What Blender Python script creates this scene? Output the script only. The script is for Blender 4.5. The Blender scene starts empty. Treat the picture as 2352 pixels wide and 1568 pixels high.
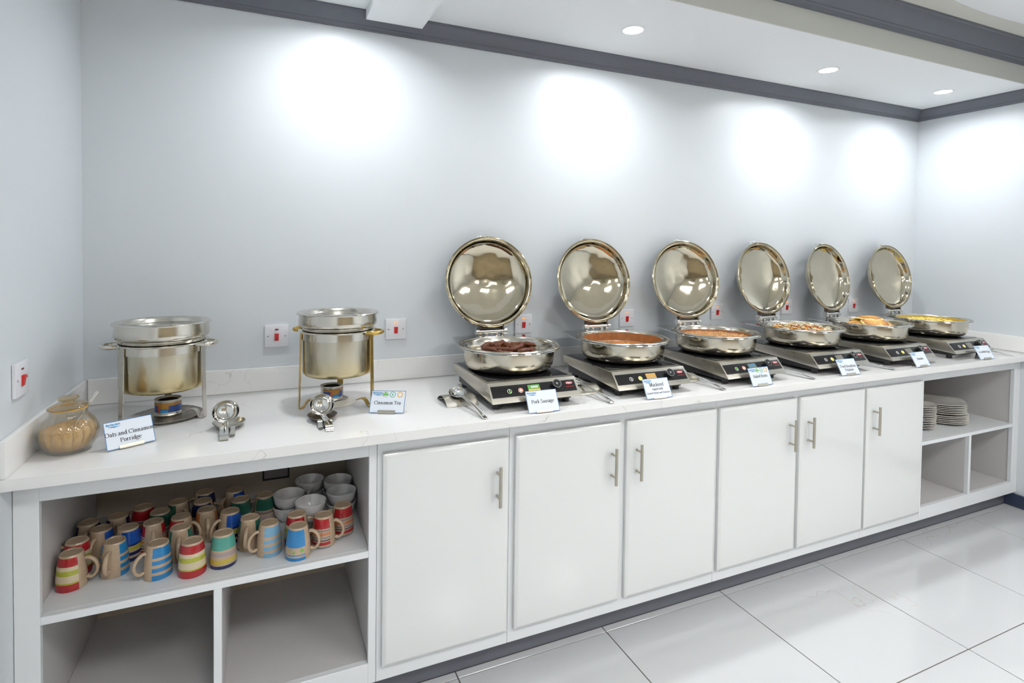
import bpy, bmesh, math, random
from mathutils import Vector, Matrix
R = math.radians
random.seed(7)
SC = bpy.context.scene
COL = SC.collection

# ---------------------------------------------------------------- camera
YAW, PIT, ROL = 0.41545, 0.026467, 0.012847
fwd = Vector((math.sin(YAW), math.cos(YAW), 0)); rgt = Vector((math.cos(YAW), -math.sin(YAW), 0)); upv = Vector((0, 0, 1))
f2 = fwd * math.cos(PIT) - upv * math.sin(PIT); u2 = upv * math.cos(PIT) + fwd * math.sin(PIT)
r3 = rgt * math.cos(ROL) + u2 * math.sin(ROL); u3 = u2 * math.cos(ROL) - rgt * math.sin(ROL)
cam = bpy.data.cameras.new('camera'); cam.sensor_width = 36; cam.lens = 1285.58 / 2352 * 36
cam.shift_y = (603.47 - 784) / 2352; cam.clip_start = 0.05
cam_o = bpy.data.objects.new('camera', cam); COL.objects.link(cam_o)
m = Matrix.Identity(4)
for i, v in enumerate((r3, u3, -f2)):
    for k in range(3): m[k][i] = v[k]
m.translation = (0.5806, -2.3788, 1.4758)
cam_o.matrix_world = m
SC.camera = cam_o

# ---------------------------------------------------------------- world, exposure, lights of the room
w = bpy.data.worlds.new('world'); SC.world = w; w.use_nodes = True
w.node_tree.nodes['Background'].inputs[0].default_value = (0.9, 0.95, 1, 1)
w.node_tree.nodes['Background'].inputs[1].default_value = 0.03
SC.view_settings.view_transform = 'Standard'; SC.view_settings.look = 'None'
SC.view_settings.gamma = 1; SC.view_settings.use_curve_mapping = False
SC.view_settings.exposure = 0.6
SC.cycles.use_denoising = True
SC.cycles.max_bounces = 6; SC.cycles.transmission_bounces = 3; SC.cycles.glossy_bounces = 3; SC.cycles.diffuse_bounces = 3; SC.cycles.use_light_tree = False
SC.cycles.use_adaptive_sampling = True; SC.cycles.adaptive_threshold = 0.08
SC.cycles.caustics_reflective = False; SC.cycles.caustics_refractive = False
SC.cycles.sample_clamp_indirect = 6; SC.cycles.blur_glossy = 0.5

P_SPOT, P_PANEL = 3.7, 8.2
H = 0.909        # worktop height
RX = 4.611       # right wall
ZSOF = 2.425     # low ceiling over the counter
YSOF = -0.645    # its front edge
ZCEIL = 2.62
YREAR = -5.6

def light_obj(name, kind, loc, power, color, **kw):
    l = bpy.data.lights.new(name, kind); l.energy = power; l.color = color
    for k, v in kw.items(): setattr(l, k, v)
    o = bpy.data.objects.new(name, l); COL.objects.link(o); o.location = loc
    return o
SPOTS = [(0.86, -0.35), (2.034, -0.348), (3.265, -0.346), (4.216, -0.368)]
PANELS = [(x, y) for y in (-2.7, -4.5) for x in (1.0, 2.4, 3.8)]

# ---------------------------------------------------------------- materials
def nd(nt, t, **kw):
    n = nt.nodes.new(t)
    for k, v in kw.items(): setattr(n, k, v)
    return n
def mat(name, col=(.8, .8, .8), rough=.5, metal=0.0, bump=0.0, bscale=60.0, vary=0.0, vscale=8.0, emit=None, estr=0.0, coat=0.0, rvary=0.0, spec=None):
    M = bpy.data.materials.new(name); M.use_nodes = True
    nt = M.node_tree; b = nt.nodes['Principled BSDF']
    b.inputs['Base Color'].default_value = (*col, 1); b.inputs['Roughness'].default_value = rough; b.inputs['Metallic'].default_value = metal
    if coat: b.inputs['Coat Weight'].default_value = coat; b.inputs['Coat Roughness'].default_value = .05
    if spec is not None: b.inputs['Specular IOR Level'].default_value = spec
    M.cycles.emission_sampling = 'NONE'
    if emit: b.inputs['Emission Color'].default_value = (*emit, 1); b.inputs['Emission Strength'].default_value = estr
    if bump or vary or rvary:
        tc = nd(nt, 'ShaderNodeTexCoord')
        if bump:
            n = nd(nt, 'ShaderNodeTexNoise'); n.inputs['Scale'].default_value = bscale; n.inputs['Detail'].default_value = 3
            nt.links.new(tc.outputs['Object'], n.inputs['Vector'])
            bp = nd(nt, 'ShaderNodeBump'); bp.inputs['Strength'].default_value = bump; bp.inputs['Distance'].default_value = .002
            nt.links.new(n.outputs['Fac'], bp.inputs['Height']); nt.links.new(bp.outputs['Normal'], b.inputs['Normal'])
        if vary or rvary:
            n = nd(nt, 'ShaderNodeTexNoise'); n.inputs['Scale'].default_value = vscale; n.inputs['Detail'].default_value = 2
            nt.links.new(tc.outputs['Object'], n.inputs['Vector'])
            if vary:
                mr = nd(nt, 'ShaderNodeMixRGB'); mr.blend_type = 'MIX'
                mr.inputs[1].default_value = (*[c * (1 - vary) for c in col], 1); mr.inputs[2].default_value = (*[min(1, c * (1 + vary)) for c in col], 1)
                nt.links.new(n.outputs['Fac'], mr.inputs[0]); nt.links.new(mr.outputs[0], b.inputs['Base Color'])
            if rvary:
                ma = nd(nt, 'ShaderNodeMapRange'); ma.inputs['To Min'].default_value = max(.01, rough - rvary); ma.inputs['To Max'].default_value = rough + rvary
                nt.links.new(n.outputs['Fac'], ma.inputs['Value']); nt.links.new(ma.outputs[0], b.inputs['Roughness'])
    return M

def stone(name, base, vein, scale, width, amount, rough, rnd=False, coat=0.0):
    """polished stone: thin broken veins on a pale ground"""
    M = mat(name, base, rough, coat=coat); nt = M.node_tree; b = nt.nodes['Principled BSDF']
    geo = nd(nt, 'ShaderNodeNewGeometry'); vec = geo.outputs['Position']
    if rnd:
        oi = nd(nt, 'ShaderNodeObjectInfo'); sc = nd(nt, 'ShaderNodeVectorMath', operation='SCALE'); sc.inputs['Scale'].default_value = 40
        cmb = nd(nt, 'ShaderNodeCombineXYZ'); nt.links.new(oi.outputs['Random'], cmb.inputs[0]); nt.links.new(oi.outputs['Random'], cmb.inputs[1])
        nt.links.new(cmb.outputs[0], sc.inputs[0]); ad = nd(nt, 'ShaderNodeVectorMath', operation='ADD')
        nt.links.new(vec, ad.inputs[0]); nt.links.new(sc.outputs[0], ad.inputs[1]); vec = ad.outputs[0]
    nz = nd(nt, 'ShaderNodeTexNoise'); nz.inputs['Scale'].default_value = scale * 1.6; nz.inputs['Detail'].default_value = 5; nt.links.new(vec, nz.inputs['Vector'])
    mx = nd(nt, 'ShaderNodeVectorMath', operation='MULTIPLY_ADD'); mx.inputs[1].default_value = (.55 / scale * 2,) * 3
    nt.links.new(nz.outputs['Color'], mx.inputs[0]); nt.links.new(vec, mx.inputs[2])
    vo = nd(nt, 'ShaderNodeTexVoronoi', feature='DISTANCE_TO_EDGE'); vo.inputs['Scale'].default_value = scale; nt.links.new(mx.outputs[0], vo.inputs['Vector'])
    mp = nd(nt, 'ShaderNodeMapRange'); mp.inputs['From Min'].default_value = 0; mp.inputs['From Max'].default_value = width; mp.inputs['To Min'].default_value = 1; mp.inputs['To Max'].default_value = 0
    nt.links.new(vo.outputs['Distance'], mp.inputs['Value'])
    n2 = nd(nt, 'ShaderNodeTexNoise'); n2.inputs['Scale'].default_value = scale * .9; nt.links.new(vec, n2.inputs['Vector'])
    m2 = nd(nt, 'ShaderNodeMapRange'); m2.inputs['From Min'].default_value = .45; m2.inputs['From Max'].default_value = .65; m2.inputs['To Min'].default_value = 0; m2.inputs['To Max'].default_value = amount
    nt.links.new(n2.outputs['Fac'], m2.inputs['Value'])
    mu = nd(nt, 'ShaderNodeMath', operation='MULTIPLY'); nt.links.new(mp.outputs[0], mu.inputs[0]); nt.links.new(m2.outputs[0], mu.inputs[1])
    cl = nd(nt, 'ShaderNodeMixRGB'); cl.inputs[1].default_value = (*base, 1); cl.inputs[2].default_value = (*[c * .955 for c in base], 1)
    n3 = nd(nt, 'ShaderNodeTexNoise'); n3.inputs['Scale'].default_value = 3.5; n3.inputs['Detail'].default_value = 4; nt.links.new(vec, n3.inputs['Vector']); nt.links.new(n3.outputs['Fac'], cl.inputs[0])
    mr = nd(nt, 'ShaderNodeMixRGB'); mr.inputs[2].default_value = (*vein, 1)
    nt.links.new(mu.outputs[0], mr.inputs[0]); nt.links.new(cl.outputs[0], mr.inputs[1]); nt.links.new(mr.outputs[0], b.inputs['Base Color'])
    return M

TAN = (.50, .37, .25)
def mug_mat(name, bands):
    """glaze bands by height, left bare around the handle (local +x)"""
    M = mat('glaze_' + name, TAN, .16, coat=.4); nt = M.node_tree; b = nt.nodes['Principled BSDF']
    tc = nd(nt, 'ShaderNodeTexCoord'); sx = nd(nt, 'ShaderNodeSeparateXYZ'); nt.links.new(tc.outputs['Object'], sx.inputs[0])
    dv = nd(nt, 'ShaderNodeMath', operation='DIVIDE'); dv.inputs[1].default_value = .095; nt.links.new(sx.outputs['Z'], dv.inputs[0])
    nzz = nd(nt, 'ShaderNodeTexNoise'); nzz.inputs['Scale'].default_value = 40; nt.links.new(tc.outputs['Object'], nzz.inputs['Vector'])
    wob = nd(nt, 'ShaderNodeMath', operation='MULTIPLY_ADD'); wob.inputs[1].default_value = .025; nt.links.new(nzz.outputs['Fac'], wob.inputs[0]); nt.links.new(dv.outputs[0], wob.inputs[2])
    cr = nd(nt, 'ShaderNodeValToRGB'); cr.color_ramp.interpolation = 'CONSTANT'
    nt.links.new(wob.outputs[0], cr.inputs[0]); el = cr.color_ramp.elements
    el[0].position = 0; el[0].color = (*bands[0][1], 1); el[1].position = .955; el[1].color = (*TAN, 1)
    for p, c in bands[1:]:
        e = el.new(p); e.color = (*c, 1)
    # angle mask
    at = nd(nt, 'ShaderNodeMath', operation='ARCTAN2'); nt.links.new(sx.outputs['Y'], at.inputs[0]); nt.links.new(sx.outputs['X'], at.inputs[1])
    ab = nd(nt, 'ShaderNodeMath', operation='ABSOLUTE'); nt.links.new(at.outputs[0], ab.inputs[0])
    gt = nd(nt, 'ShaderNodeMath', operation='GREATER_THAN'); gt.inputs[1].default_value = .76; nt.links.new(ab.outputs[0], gt.inputs[0])
    mx = nd(nt, 'ShaderNodeMixRGB'); mx.inputs[1].default_value = (*TAN, 1); nt.links.new(gt.outputs[0], mx.inputs[0]); nt.links.new(cr.outputs[0], mx.inputs[2])
    # brush streaks
    nz = nd(nt, 'ShaderNodeTexNoise'); nz.inputs['Scale'].default_value = 30; mpn = nd(nt, 'ShaderNodeMapping'); mpn.inputs['Scale'].default_value = (1, 1, 12)
    nt.links.new(tc.outputs['Object'], mpn.inputs[0]); nt.links.new(mpn.outputs[0], nz.inputs['Vector'])
    ov = nd(nt, 'ShaderNodeMixRGB', blend_type='OVERLAY'); ov.inputs[0].default_value = .16
    nt.links.new(mx.outputs[0], ov.inputs[1]); nt.links.new(nz.outputs['Fac'], ov.inputs[2]); nt.links.new(ov.outputs[0], b.inputs['Base Color'])
    return M

def steel(name, col, rough, rv=.06, stretch=None, bump=0.0):
    M = mat(name, col, rough, 1.0); nt = M.node_tree; b = nt.nodes['Principled BSDF']
    tc = nd(nt, 'ShaderNodeTexCoord'); mp = nd(nt, 'ShaderNodeMapping'); nt.links.new(tc.outputs['Object'], mp.inputs[0])
    mp.inputs['Scale'].default_value = stretch or (1, 1, 1)
    n = nd(nt, 'ShaderNodeTexNoise'); n.inputs['Scale'].default_value = 18; n.inputs['Detail'].default_value = 3; nt.links.new(mp.outputs[0], n.inputs['Vector'])
    ma = nd(nt, 'ShaderNodeMapRange'); ma.inputs['To Min'].default_value = max(.02, rough - rv); ma.inputs['To Max'].default_value = rough + rv
    nt.links.new(n.outputs['Fac'], ma.inputs['Value']); nt.links.new(ma.outputs[0], b.inputs['Roughness'])
    mr = nd(nt, 'ShaderNodeMixRGB'); mr.inputs[1].default_value = (*[c * .86 for c in col], 1); mr.inputs[2].default_value = (*[min(1, c * 1.06) for c in col], 1)
    nt.links.new(n.outputs['Fac'], mr.inputs[0]); nt.links.new(mr.outputs[0], b.inputs['Base Color'])
    if bump:
        n2 = nd(nt, 'ShaderNodeTexNoise'); n2.inputs['Scale'].default_value = 6; n2.inputs['Detail'].default_value = 2; nt.links.new(tc.outputs['Object'], n2.inputs['Vector'])
        bp = nd(nt, 'ShaderNodeBump'); bp.inputs['Strength'].default_value = bump; bp.inputs['Distance'].default_value = .02
        nt.links.new(n2.outputs['Fac'], bp.inputs['Height']); nt.links.new(bp.outputs['Normal'], b.inputs['Normal'])
    return M

def heat_tint(M, z0, z1, col):
    nt = M.node_tree; b = nt.nodes['Principled BSDF']; src = b.inputs['Base Color'].links[0].from_socket
    tc = nd(nt, 'ShaderNodeTexCoord'); sx = nd(nt, 'ShaderNodeSeparateXYZ'); nt.links.new(tc.outputs['Object'], sx.inputs[0])
    nz = nd(nt, 'ShaderNodeTexNoise'); nz.inputs['Scale'].default_value = 14; nt.links.new(tc.outputs['Object'], nz.inputs['Vector'])
    ad = nd(nt, 'ShaderNodeMath', operation='MULTIPLY_ADD'); ad.inputs[1].default_value = .05; nt.links.new(nz.outputs['Fac'], ad.inputs[0]); nt.links.new(sx.outputs['Z'], ad.inputs[2])
    mp = nd(nt, 'ShaderNodeMapRange'); mp.inputs['From Min'].default_value = z0; mp.inputs['From Max'].default_value = z1; mp.inputs['To Min'].default_value = .85; mp.inputs['To Max'].default_value = 0; nt.links.new(ad.outputs[0], mp.inputs['Value'])
    mx = nd(nt, 'ShaderNodeMixRGB'); mx.inputs[2].default_value = (*col, 1); nt.links.new(mp.outputs[0], mx.inputs[0]); nt.links.new(src, mx.inputs[1]); nt.links.new(mx.outputs[0], b.inputs['Base Color'])
    return M
MT = dict(
    wall=mat('wall_paint', (.725, .762, .795), .38, vary=.012, vscale=3),
    wall_rear=mat('rear_wall_paint', (.30, .245, .16), .6, vary=.35, vscale=1.6),
    ceiling=mat('ceiling_paint', (.92, .935, .945), .55, vary=.01),
    cream=mat('cream_ceiling_paint', (.78, .77, .71), .55, vary=.02),
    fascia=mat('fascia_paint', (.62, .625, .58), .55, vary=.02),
    trim=mat('grey_trim_paint', (.145, .155, .185), .42, vary=.06, vscale=20),
    kick=mat('kick_paint', (.15, .155, .185), .45, vary=.1, vscale=12),
    base=mat('navy_baseboard_paint', (.05, .065, .12), .35, vary=.05),
    carcass=mat('white_cabinet_paint', (.80, .82, .835), .35, vary=.012),
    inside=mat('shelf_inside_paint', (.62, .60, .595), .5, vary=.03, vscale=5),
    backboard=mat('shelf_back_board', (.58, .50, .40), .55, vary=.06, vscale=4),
    door=mat('gloss_door_laminate', (.78, .795, .785), .14, vary=.008, vscale=2, coat=.3),
    quartz=stone('white_quartz', (.90, .89, .875), (.40, .36, .30), 2.6, .0045, .75, .16, coat=.2),
    tile=stone('floor_tile_stone', (.62, .63, .64), (.47, .38, .31), 1.6, .008, .6, .12, rnd=True, coat=.3),
    grout=mat('grout', (.12, .095, .08), .8, vary=.2),
    steel=steel('stainless_steel', (.66, .63, .56), .17, .07),
    polished=steel('polished_steel', (.70, .67, .60), .085, .035, bump=.12),
    lid=steel('champagne_lid_steel', (.60, .55, .435), .075, .045, bump=.42),
    pan=steel('satin_pan_steel', (.62, .57, .47), .17, .09, stretch=(1, 1, .35)),
    chrome=steel('chrome', (.78, .78, .76), .06, .03),
    brushed=steel('brushed_steel', (.62, .59, .52), .30, .08, stretch=(1, 1, 14)),
    brass=steel('brass', (.62, .42, .12), .26, .1),
    pot=heat_tint(steel('pot_steel', (.58, .54, .44), .25, .08, stretch=(1, 1, .2)), .105, .215, (.55, .42, .14)),
    dark_steel=steel('burnt_steel', (.20, .17, .15), .35, .1),
    dish_steel=steel('tarnished_steel', (.36, .32, .28), .28, .1),
    nickel=steel('brushed_nickel', (.52, .48, .40), .32, .06),
    blackglass=mat('black_ceramic_glass', (.012, .012, .014), .06, vary=.2),
    black=mat('black_plastic', (.018, .018, .02), .38, bump=.05),
    panelblack=mat('control_panel_film', (.010, .009, .010), .22, vary=.2),
    white_plastic=mat('white_plastic', (.82, .82, .86), .25, vary=.01),
    red_rocker=mat('red_rocker', (.65, .02, .02), .25, vary=.05),
    neon_on=mat('neon_lit', (.9, .3, .08), .4, emit=(1, .22, .02), estr=1.0),
    neon_off=mat('neon_unlit', (.16, .02, .02), .3, vary=.1),
    screw=mat('screw_metal', (.35, .35, .37), .35, 1, vary=.1),
    ceramic=mat('white_ceramic', (.80, .79, .79), .12, vary=.01, coat=.4),
    plate=mat('plate_ceramic', (.82, .80, .74), .14, vary=.02, coat=.3),
    mugtan=mat('bare_stoneware', TAN, .2, vary=.08, vscale=60, coat=.3),
    card=mat('card_paper', (.80, .85, .93), .4, vary=.01),
    blue=mat('card_border_blue', (.05, .22, .48), .4, vary=.05),
    ink=mat('black_ink', (.015, .015, .02), .5, vary=.1),
    logo_blue=mat('logo_blue', (.03, .30, .60), .5, vary=.05),
    icon_green=mat('icon_green', (.16, .50, .10), .5, vary=.05),
    icon_dgreen=mat('icon_deep_green', (.05, .36, .20), .5, vary=.05),
    icon_orange=mat('icon_orange', (.85, .48, .10), .5, vary=.05),
    white_ink=mat('white_ink', (.85, .86, .85), .5, vary=.02),
    red_ink=mat('red_ink', (.55, .03, .03), .4, vary=.05),
    can_blue=mat('can_label_blue', (.03, .07, .26), .3, vary=.35, vscale=60),
    can_gold=mat('can_label_gold', (.42, .20, .03), .3, vary=.4, vscale=90),
    can_orange=mat('can_label_orange', (.60, .12, .03), .3, vary=.1),
    sugar=mat('brown_sugar', (.72, .48, .22), .8, bump=.9, bscale=500, vary=.12, vscale=30),
    gasket=mat('amber_gasket', (.80, .48, .10), .35, vary=.1),
    holder_white=mat('cream_enamel', (.72, .68, .60), .3, vary=.03),
    sausage=mat('glazed_sausage', (.13, .032, .009), .36, bump=1.0, bscale=180, vary=.8, vscale=110, spec=.4),
    herb=mat('chopped_herb', (.55, .45, .06), .5, vary=.3),
    sauce=mat('tomato_sauce', (.62, .22, .045), .3, bump=.7, bscale=60, vary=.35, vscale=18, coat=.3),
    stain=mat('sauce_stain', (.36, .15, .05), .35, vary=.5, vscale=40),
    bean=mat('baked_bean', (.66, .35, .13), .3, vary=.25, vscale=30, coat=.3),
    potato=mat('fried_potato', (.66, .30, .05), .45, vary=.4, vscale=40, bump=.4),
    potato2=mat('browned_potato', (.32, .10, .03), .45, vary=.3, vscale=40, bump=.4),
    onion=mat('cooked_onion', (.80, .76, .55), .3, vary=.12, vscale=30),
    egg=mat('scrambled_egg', (.86, .66, .14), .45, vary=.12, vscale=30, bump=.4, bscale=80),
    yellow_film=mat('egg_steam_film', (.62, .46, .12), .35, vary=.2, vscale=20),
    hole=mat('hole_dark', (.05, .045, .05), .6, vary=.1), conduit=mat('conduit_box_grey', (.40, .36, .38), .5, vary=.05),
    glow=mat('lamp_diffuser', (1, 1, 1), .4, emit=(1, 1, 1), estr=14),
    glow_panel=mat('panel_diffuser', (1, 1, 1), .4, emit=(1, .97, .92), estr=6),
    lit_green=mat('key_lit_green', (.1, .5, .05), .3, emit=(.25, .9, .1), estr=.9),
    lit_red=mat('key_lit_red', (.7, .03, .02), .3, emit=(1, .06, .03), estr=1.6),
    lit_yellow=mat('key_lit_yellow', (.85, .55, .05), .3, emit=(1, .65, .05), estr=.9),
    lit_core=mat('key_lit_core', (1, .6, .3), .3, emit=(1, .62, .3), estr=1.6),
    scr_green=mat('screen_green', (.10, .28, .07), .2, emit=(.12, .35, .08), estr=.35),
    scr_yellow=mat('screen_yellow', (.55, .38, .06), .2, emit=(.7, .5, .1), estr=.35),
    scr_amber=mat('screen_amber', (.48, .30, .10), .2, emit=(.6, .36, .12), estr=.25),
    scr_grey=mat('screen_grey', (.24, .23, .19), .2, vary=.05),
    scr_teal=mat('screen_teal', (.16, .22, .22), .2, emit=(.1, .2, .25), estr=.15),
)
def thin_glass(name, tint, base, gain):
    g = bpy.data.materials.new(name); g.use_nodes = True; nt = g.node_tree; nt.nodes.remove(nt.nodes['Principled BSDF'])
    t = nd(nt, 'ShaderNodeBsdfTransparent'); t.inputs[0].default_value = (*tint, 1)
    gl = nd(nt, 'ShaderNodeBsdfGlossy'); gl.inputs['Roughness'].default_value = .03
    lw = nd(nt, 'ShaderNodeLayerWeight'); pw = nd(nt, 'ShaderNodeMath', operation='POWER'); pw.inputs[1].default_value = 2.2; nt.links.new(lw.outputs['Facing'], pw.inputs[0])
    f = nd(nt, 'ShaderNodeMath', operation='MULTIPLY_ADD'); f.inputs[1].default_value = gain; f.inputs[2].default_value = base; nt.links.new(pw.outputs[0], f.inputs[0])
    m = nd(nt, 'ShaderNodeMixShader'); nt.links.new(f.outputs[0], m.inputs[0]); nt.links.new(t.outputs[0], m.inputs[1]); nt.links.new(gl.outputs[0], m.inputs[2]); nt.links.new(m.outputs[0], nt.nodes['Material Output'].inputs[0])
    return g
MT['glass'] = thin_glass('clear_glass', (.985, .97, .93), .06, .75)
MT['amber_glass'] = thin_glass('amber_tinted_glass', (.95, .85, .66), .10, .6)
RED = (.42, .015, .02); LIME = (.42, .42, .04); CREAM = (.66, .55, .37); BLU = (.02, .22, .52); NAVY = (.012, .018, .09); TEAL = (.08, .34, .28)
LIL = (.38, .30, .30); YEL = (.55, .42, .05); GRY = (.24, .20, .22); ORA = (.56, .20, .08); GRN = (.03, .14, .10); LBL = (.20, .40, .58); MID = (.015, .09, .42)
MUGM = {k: mug_mat(k, v) for k, v in dict(
    redgreen=[(0, RED), (.23, LIME), (.27, CREAM), (.47, LIME), (.61, CREAM), (.72, RED)],
    bluestripe=[(0, BLU), (.17, TAN), (.26, BLU), (.38, TAN), (.47, BLU), (.59, TAN), (.67, BLU)],
    lightstripe=[(0, LBL), (.15, TAN), (.24, LBL), (.36, TAN), (.45, LBL), (.57, TAN), (.66, LBL)],
    teal=[(0, NAVY), (.11, TAN), (.17, YEL), (.29, TAN), (.39, LIL), (.51, TAN), (.58, TEAL)],
    blueface=[(0, BLU), (.11, TAN), (.17, BLU), (.20, TAN), (.43, BLU)],
    redstripe=[(0, GRY), (.06, TAN), (.12, RED), (.22, TAN), (.26, NAVY), (.29, TAN), (.34, GRY), (.38, TAN), (.43, ORA), (.53, TAN), (.57, GRY), (.61, TAN), (.65, RED)],
    bluegreen=[(0, NAVY), (.13, TAN), (.21, NAVY), (.31, TAN), (.37, LIME), (.47, TAN), (.5, NAVY), (.55, MID)],
    navy=[(0, NAVY), (.2, TAN), (.3, GRY), (.45, TAN), (.55, NAVY)],
    green=[(0, GRN), (.1, TAN), (.2, LIL), (.35, TAN), (.42, GRY), (.5, TAN), (.55, GRN)],
    orange=[(0, NAVY), (.15, TAN), (.25, GRY), (.4, TAN), (.6, ORA)]).items()}

# ---------------------------------------------------------------- mesh helpers
class MB:
    def __init__(s): s.v = []; s.f = []; s.mi = []; s.cur = 0
    def add(s, vs, fs):
        o = len(s.v); s.v += [tuple(p) for p in vs]
        for f in fs: s.f.append([o + i for i in f]); s.mi.append(s.cur)
        return s
    def box(s, x0, x1, y0, y1, z0, z1):
        return s.add([(x, y, z) for z in (z0, z1) for y in (y0, y1) for x in (x0, x1)], [(0, 2, 3, 1), (4, 5, 7, 6), (0, 1, 5, 4), (2, 6, 7, 3), (0, 4, 6, 2), (1, 3, 7, 5)])
    def lathe(s, prof, seg=48, c=(0, 0, 0), closed=True, rib=None, sx=1, sy=1, fn=None):
        n = len(prof); vs = []
        for i in range(seg):
            a = 2 * math.pi * i / seg
            for (r, z) in prof:
                rr = r * (rib(a, z) if rib else 1)
                p = (rr * math.cos(a) * sx, rr * math.sin(a) * sy, z)
                if fn: p = fn(*p)
                vs.append((p[0] + c[0], p[1] + c[1], p[2] + c[2]))
        fs = []
        for i in range(seg):
            j = (i + 1) % seg
            for k in range(n if closed else n - 1):
                l = (k + 1) % n
                fs.append((i * n + k, j * n + k, j * n + l, i * n + l))
        return s.add(vs, fs)
    def tube(s, pts, r, seg=8, cap=True, flat=None):
        pts = [Vector(p) for p in pts]; n = len(pts); vs = []; fs = []
        prevn = None
        for i, p in enumerate(pts):
            t = (pts[min(i + 1, n - 1)] - pts[max(i - 1, 0)]).normalized()
            if prevn is None:
                ref = Vector((0, 0, 1)) if abs(t.z) < .9 else Vector((1, 0, 0)); nn = (ref - t * ref.dot(t)).normalized()
            else:
                nn = (prevn - t * prevn.dot(t)).normalized()
            prevn = nn; b = t.cross(nn)
            rr = r[i] if isinstance(r, (list, tuple)) else r
            for k in range(seg):
                a = 2 * math.pi * k / seg
                ca, sa = math.cos(a), math.sin(a)
                if flat: vs.append(p + nn * ca * rr * flat[0] + b * sa * rr * flat[1])
                else: vs.append(p + nn * ca * rr + b * sa * rr)
        for i in range(n - 1):
            for k in range(seg):
                l = (k + 1) % seg
                fs.append((i * seg + k, i * seg + l, (i + 1) * seg + l, (i + 1) * seg + k))
        if cap: fs.append(tuple(range(seg - 1, -1, -1))); fs.append(tuple((n - 1) * seg + k for k in range(seg)))
        return s.add(vs, fs)
    def strip(s, path, side, width, th):
        """flat bar following path (points), side = unit vector across, th thickness"""
        side = Vector(side).normalized(); path = [Vector(p) for p in path]; n = len(path); vs = []; fs = []
        for i, p in enumerate(path):
            t = (path[min(i + 1, n - 1)] - path[max(i - 1, 0)]).normalized(); nn = t.cross(side).normalized()
            w = width[i] if isinstance(width, (list, tuple)) else width
            for a, b in ((-.5, -.5), (.5, -.5), (.5, .5), (-.5, .5)): vs.append(p + side * w * a + nn * th * b)
        for i in range(n - 1):
            for k in range(4): l = (k + 1) % 4; fs.append((i * 4 + k, i * 4 + l, (i + 1) * 4 + l, (i + 1) * 4 + k))
        fs += [(3, 2, 1, 0), tuple((n - 1) * 4 + k for k in range(4))]
        return s.add(vs, fs)
    def prism(s, poly, a0, a1, axis='x'):
        """poly in the two other axes, extruded along axis"""
        n = len(poly)
        def P(u, v, a): return {'x': (a, u, v), 'y': (u, a, v), 'z': (u, v, a)}[axis]
        vs = [P(u, v, a) for a in (a0, a1) for u, v in poly]
        fs = [tuple(range(n)), tuple(range(2 * n - 1, n - 1, -1))] + [(i, (i + 1) % n, n + (i + 1) % n, n + i) for i in range(n)]
        return s.add(vs, fs)
    def blob(s, c, r, rot=None, sub=1, jit=0.0):
        bm = bmesh.new(); bmesh.ops.create_icosphere(bm, subdivisions=sub, radius=1)
        M3 = (rot or Matrix.Identity(3))
        vs = [Vector(c) + M3 @ Vector((v.co.x * r[0] * (1 + random.uniform(-jit, jit)), v.co.y * r[1] * (1 + random.uniform(-jit, jit)), v.co.z * r[2] * (1 + random.uniform(-jit, jit)))) for v in bm.verts]
        fs = [[v.index for v in f.verts] for f in bm.faces]; bm.free()
        return s.add(vs, fs)
    def mesh(s, name, mats, smooth=35, bev=0.0, bseg=2):
        bm = bmesh.new(); bv = [bm.verts.new(p) for p in s.v]
        for f, mi in zip(s.f, s.mi):
            try: nf = bm.faces.new([bv[i] for i in f])
            except ValueError: continue
            nf.material_index = mi
        bmesh.ops.remove_doubles(bm, verts=bm.verts, dist=1e-6)
        bmesh.ops.dissolve_degenerate(bm, dist=1e-7, edges=bm.edges)
        bmesh.ops.recalc_face_normals(bm, faces=bm.faces)
        if bev: bmesh.ops.bevel(bm, geom=[e for e in bm.edges], offset=bev, segments=bseg, profile=.6, affect='EDGES', clamp_overlap=True)
        me = bpy.data.meshes.new(name); bm.to_mesh(me); bm.free()
        for M in (mats if isinstance(mats, (list, tuple)) else [mats]): me.materials.append(MT[M] if isinstance(M, str) else M)
        if smooth:
            me.polygons.foreach_set('use_smooth', [True] * len(me.polygons))
            me.set_sharp_from_angle(angle=R(smooth))
        return me

CACHE = {}
def part(name, mb, mats, parent=None, smooth=35, bev=0.0, key=None, bseg=2):
    """one mesh object; mb may be a function, called once per key"""
    if key and key in CACHE: me = CACHE[key]
    else:
        q = mb() if callable(mb) else mb
        me = q.mesh(name, mats, smooth, bev, bseg)
        if key: CACHE[key] = me
    o = bpy.data.objects.new(name, me); COL.objects.link(o)
    if parent is not None: o.parent = parent
    return o
def place(o, loc=(0, 0, 0), rz=0.0): o.location = loc; o.rotation_euler = (0, 0, rz); return o
def tag(o, label, cat, group=None, kind=None):
    o['label'] = label; o['category'] = cat
    if group: o['group'] = group
    if kind: o['kind'] = kind
    return o
def thing(name, label, cat, loc=(0, 0, 0), rz=0.0, group=None):
    o = bpy.data.objects.new(name, None); o.empty_display_size = .05; COL.objects.link(o)
    return tag(place(o, loc, rz), label, cat, group)
def struct(name, mb, mats, label=None, **kw):
    o = part(name, mb, mats, **kw); o['kind'] = 'structure'
    if label: o['label'] = label
    return o
def bx(*a): return MB().box(*a)

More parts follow.
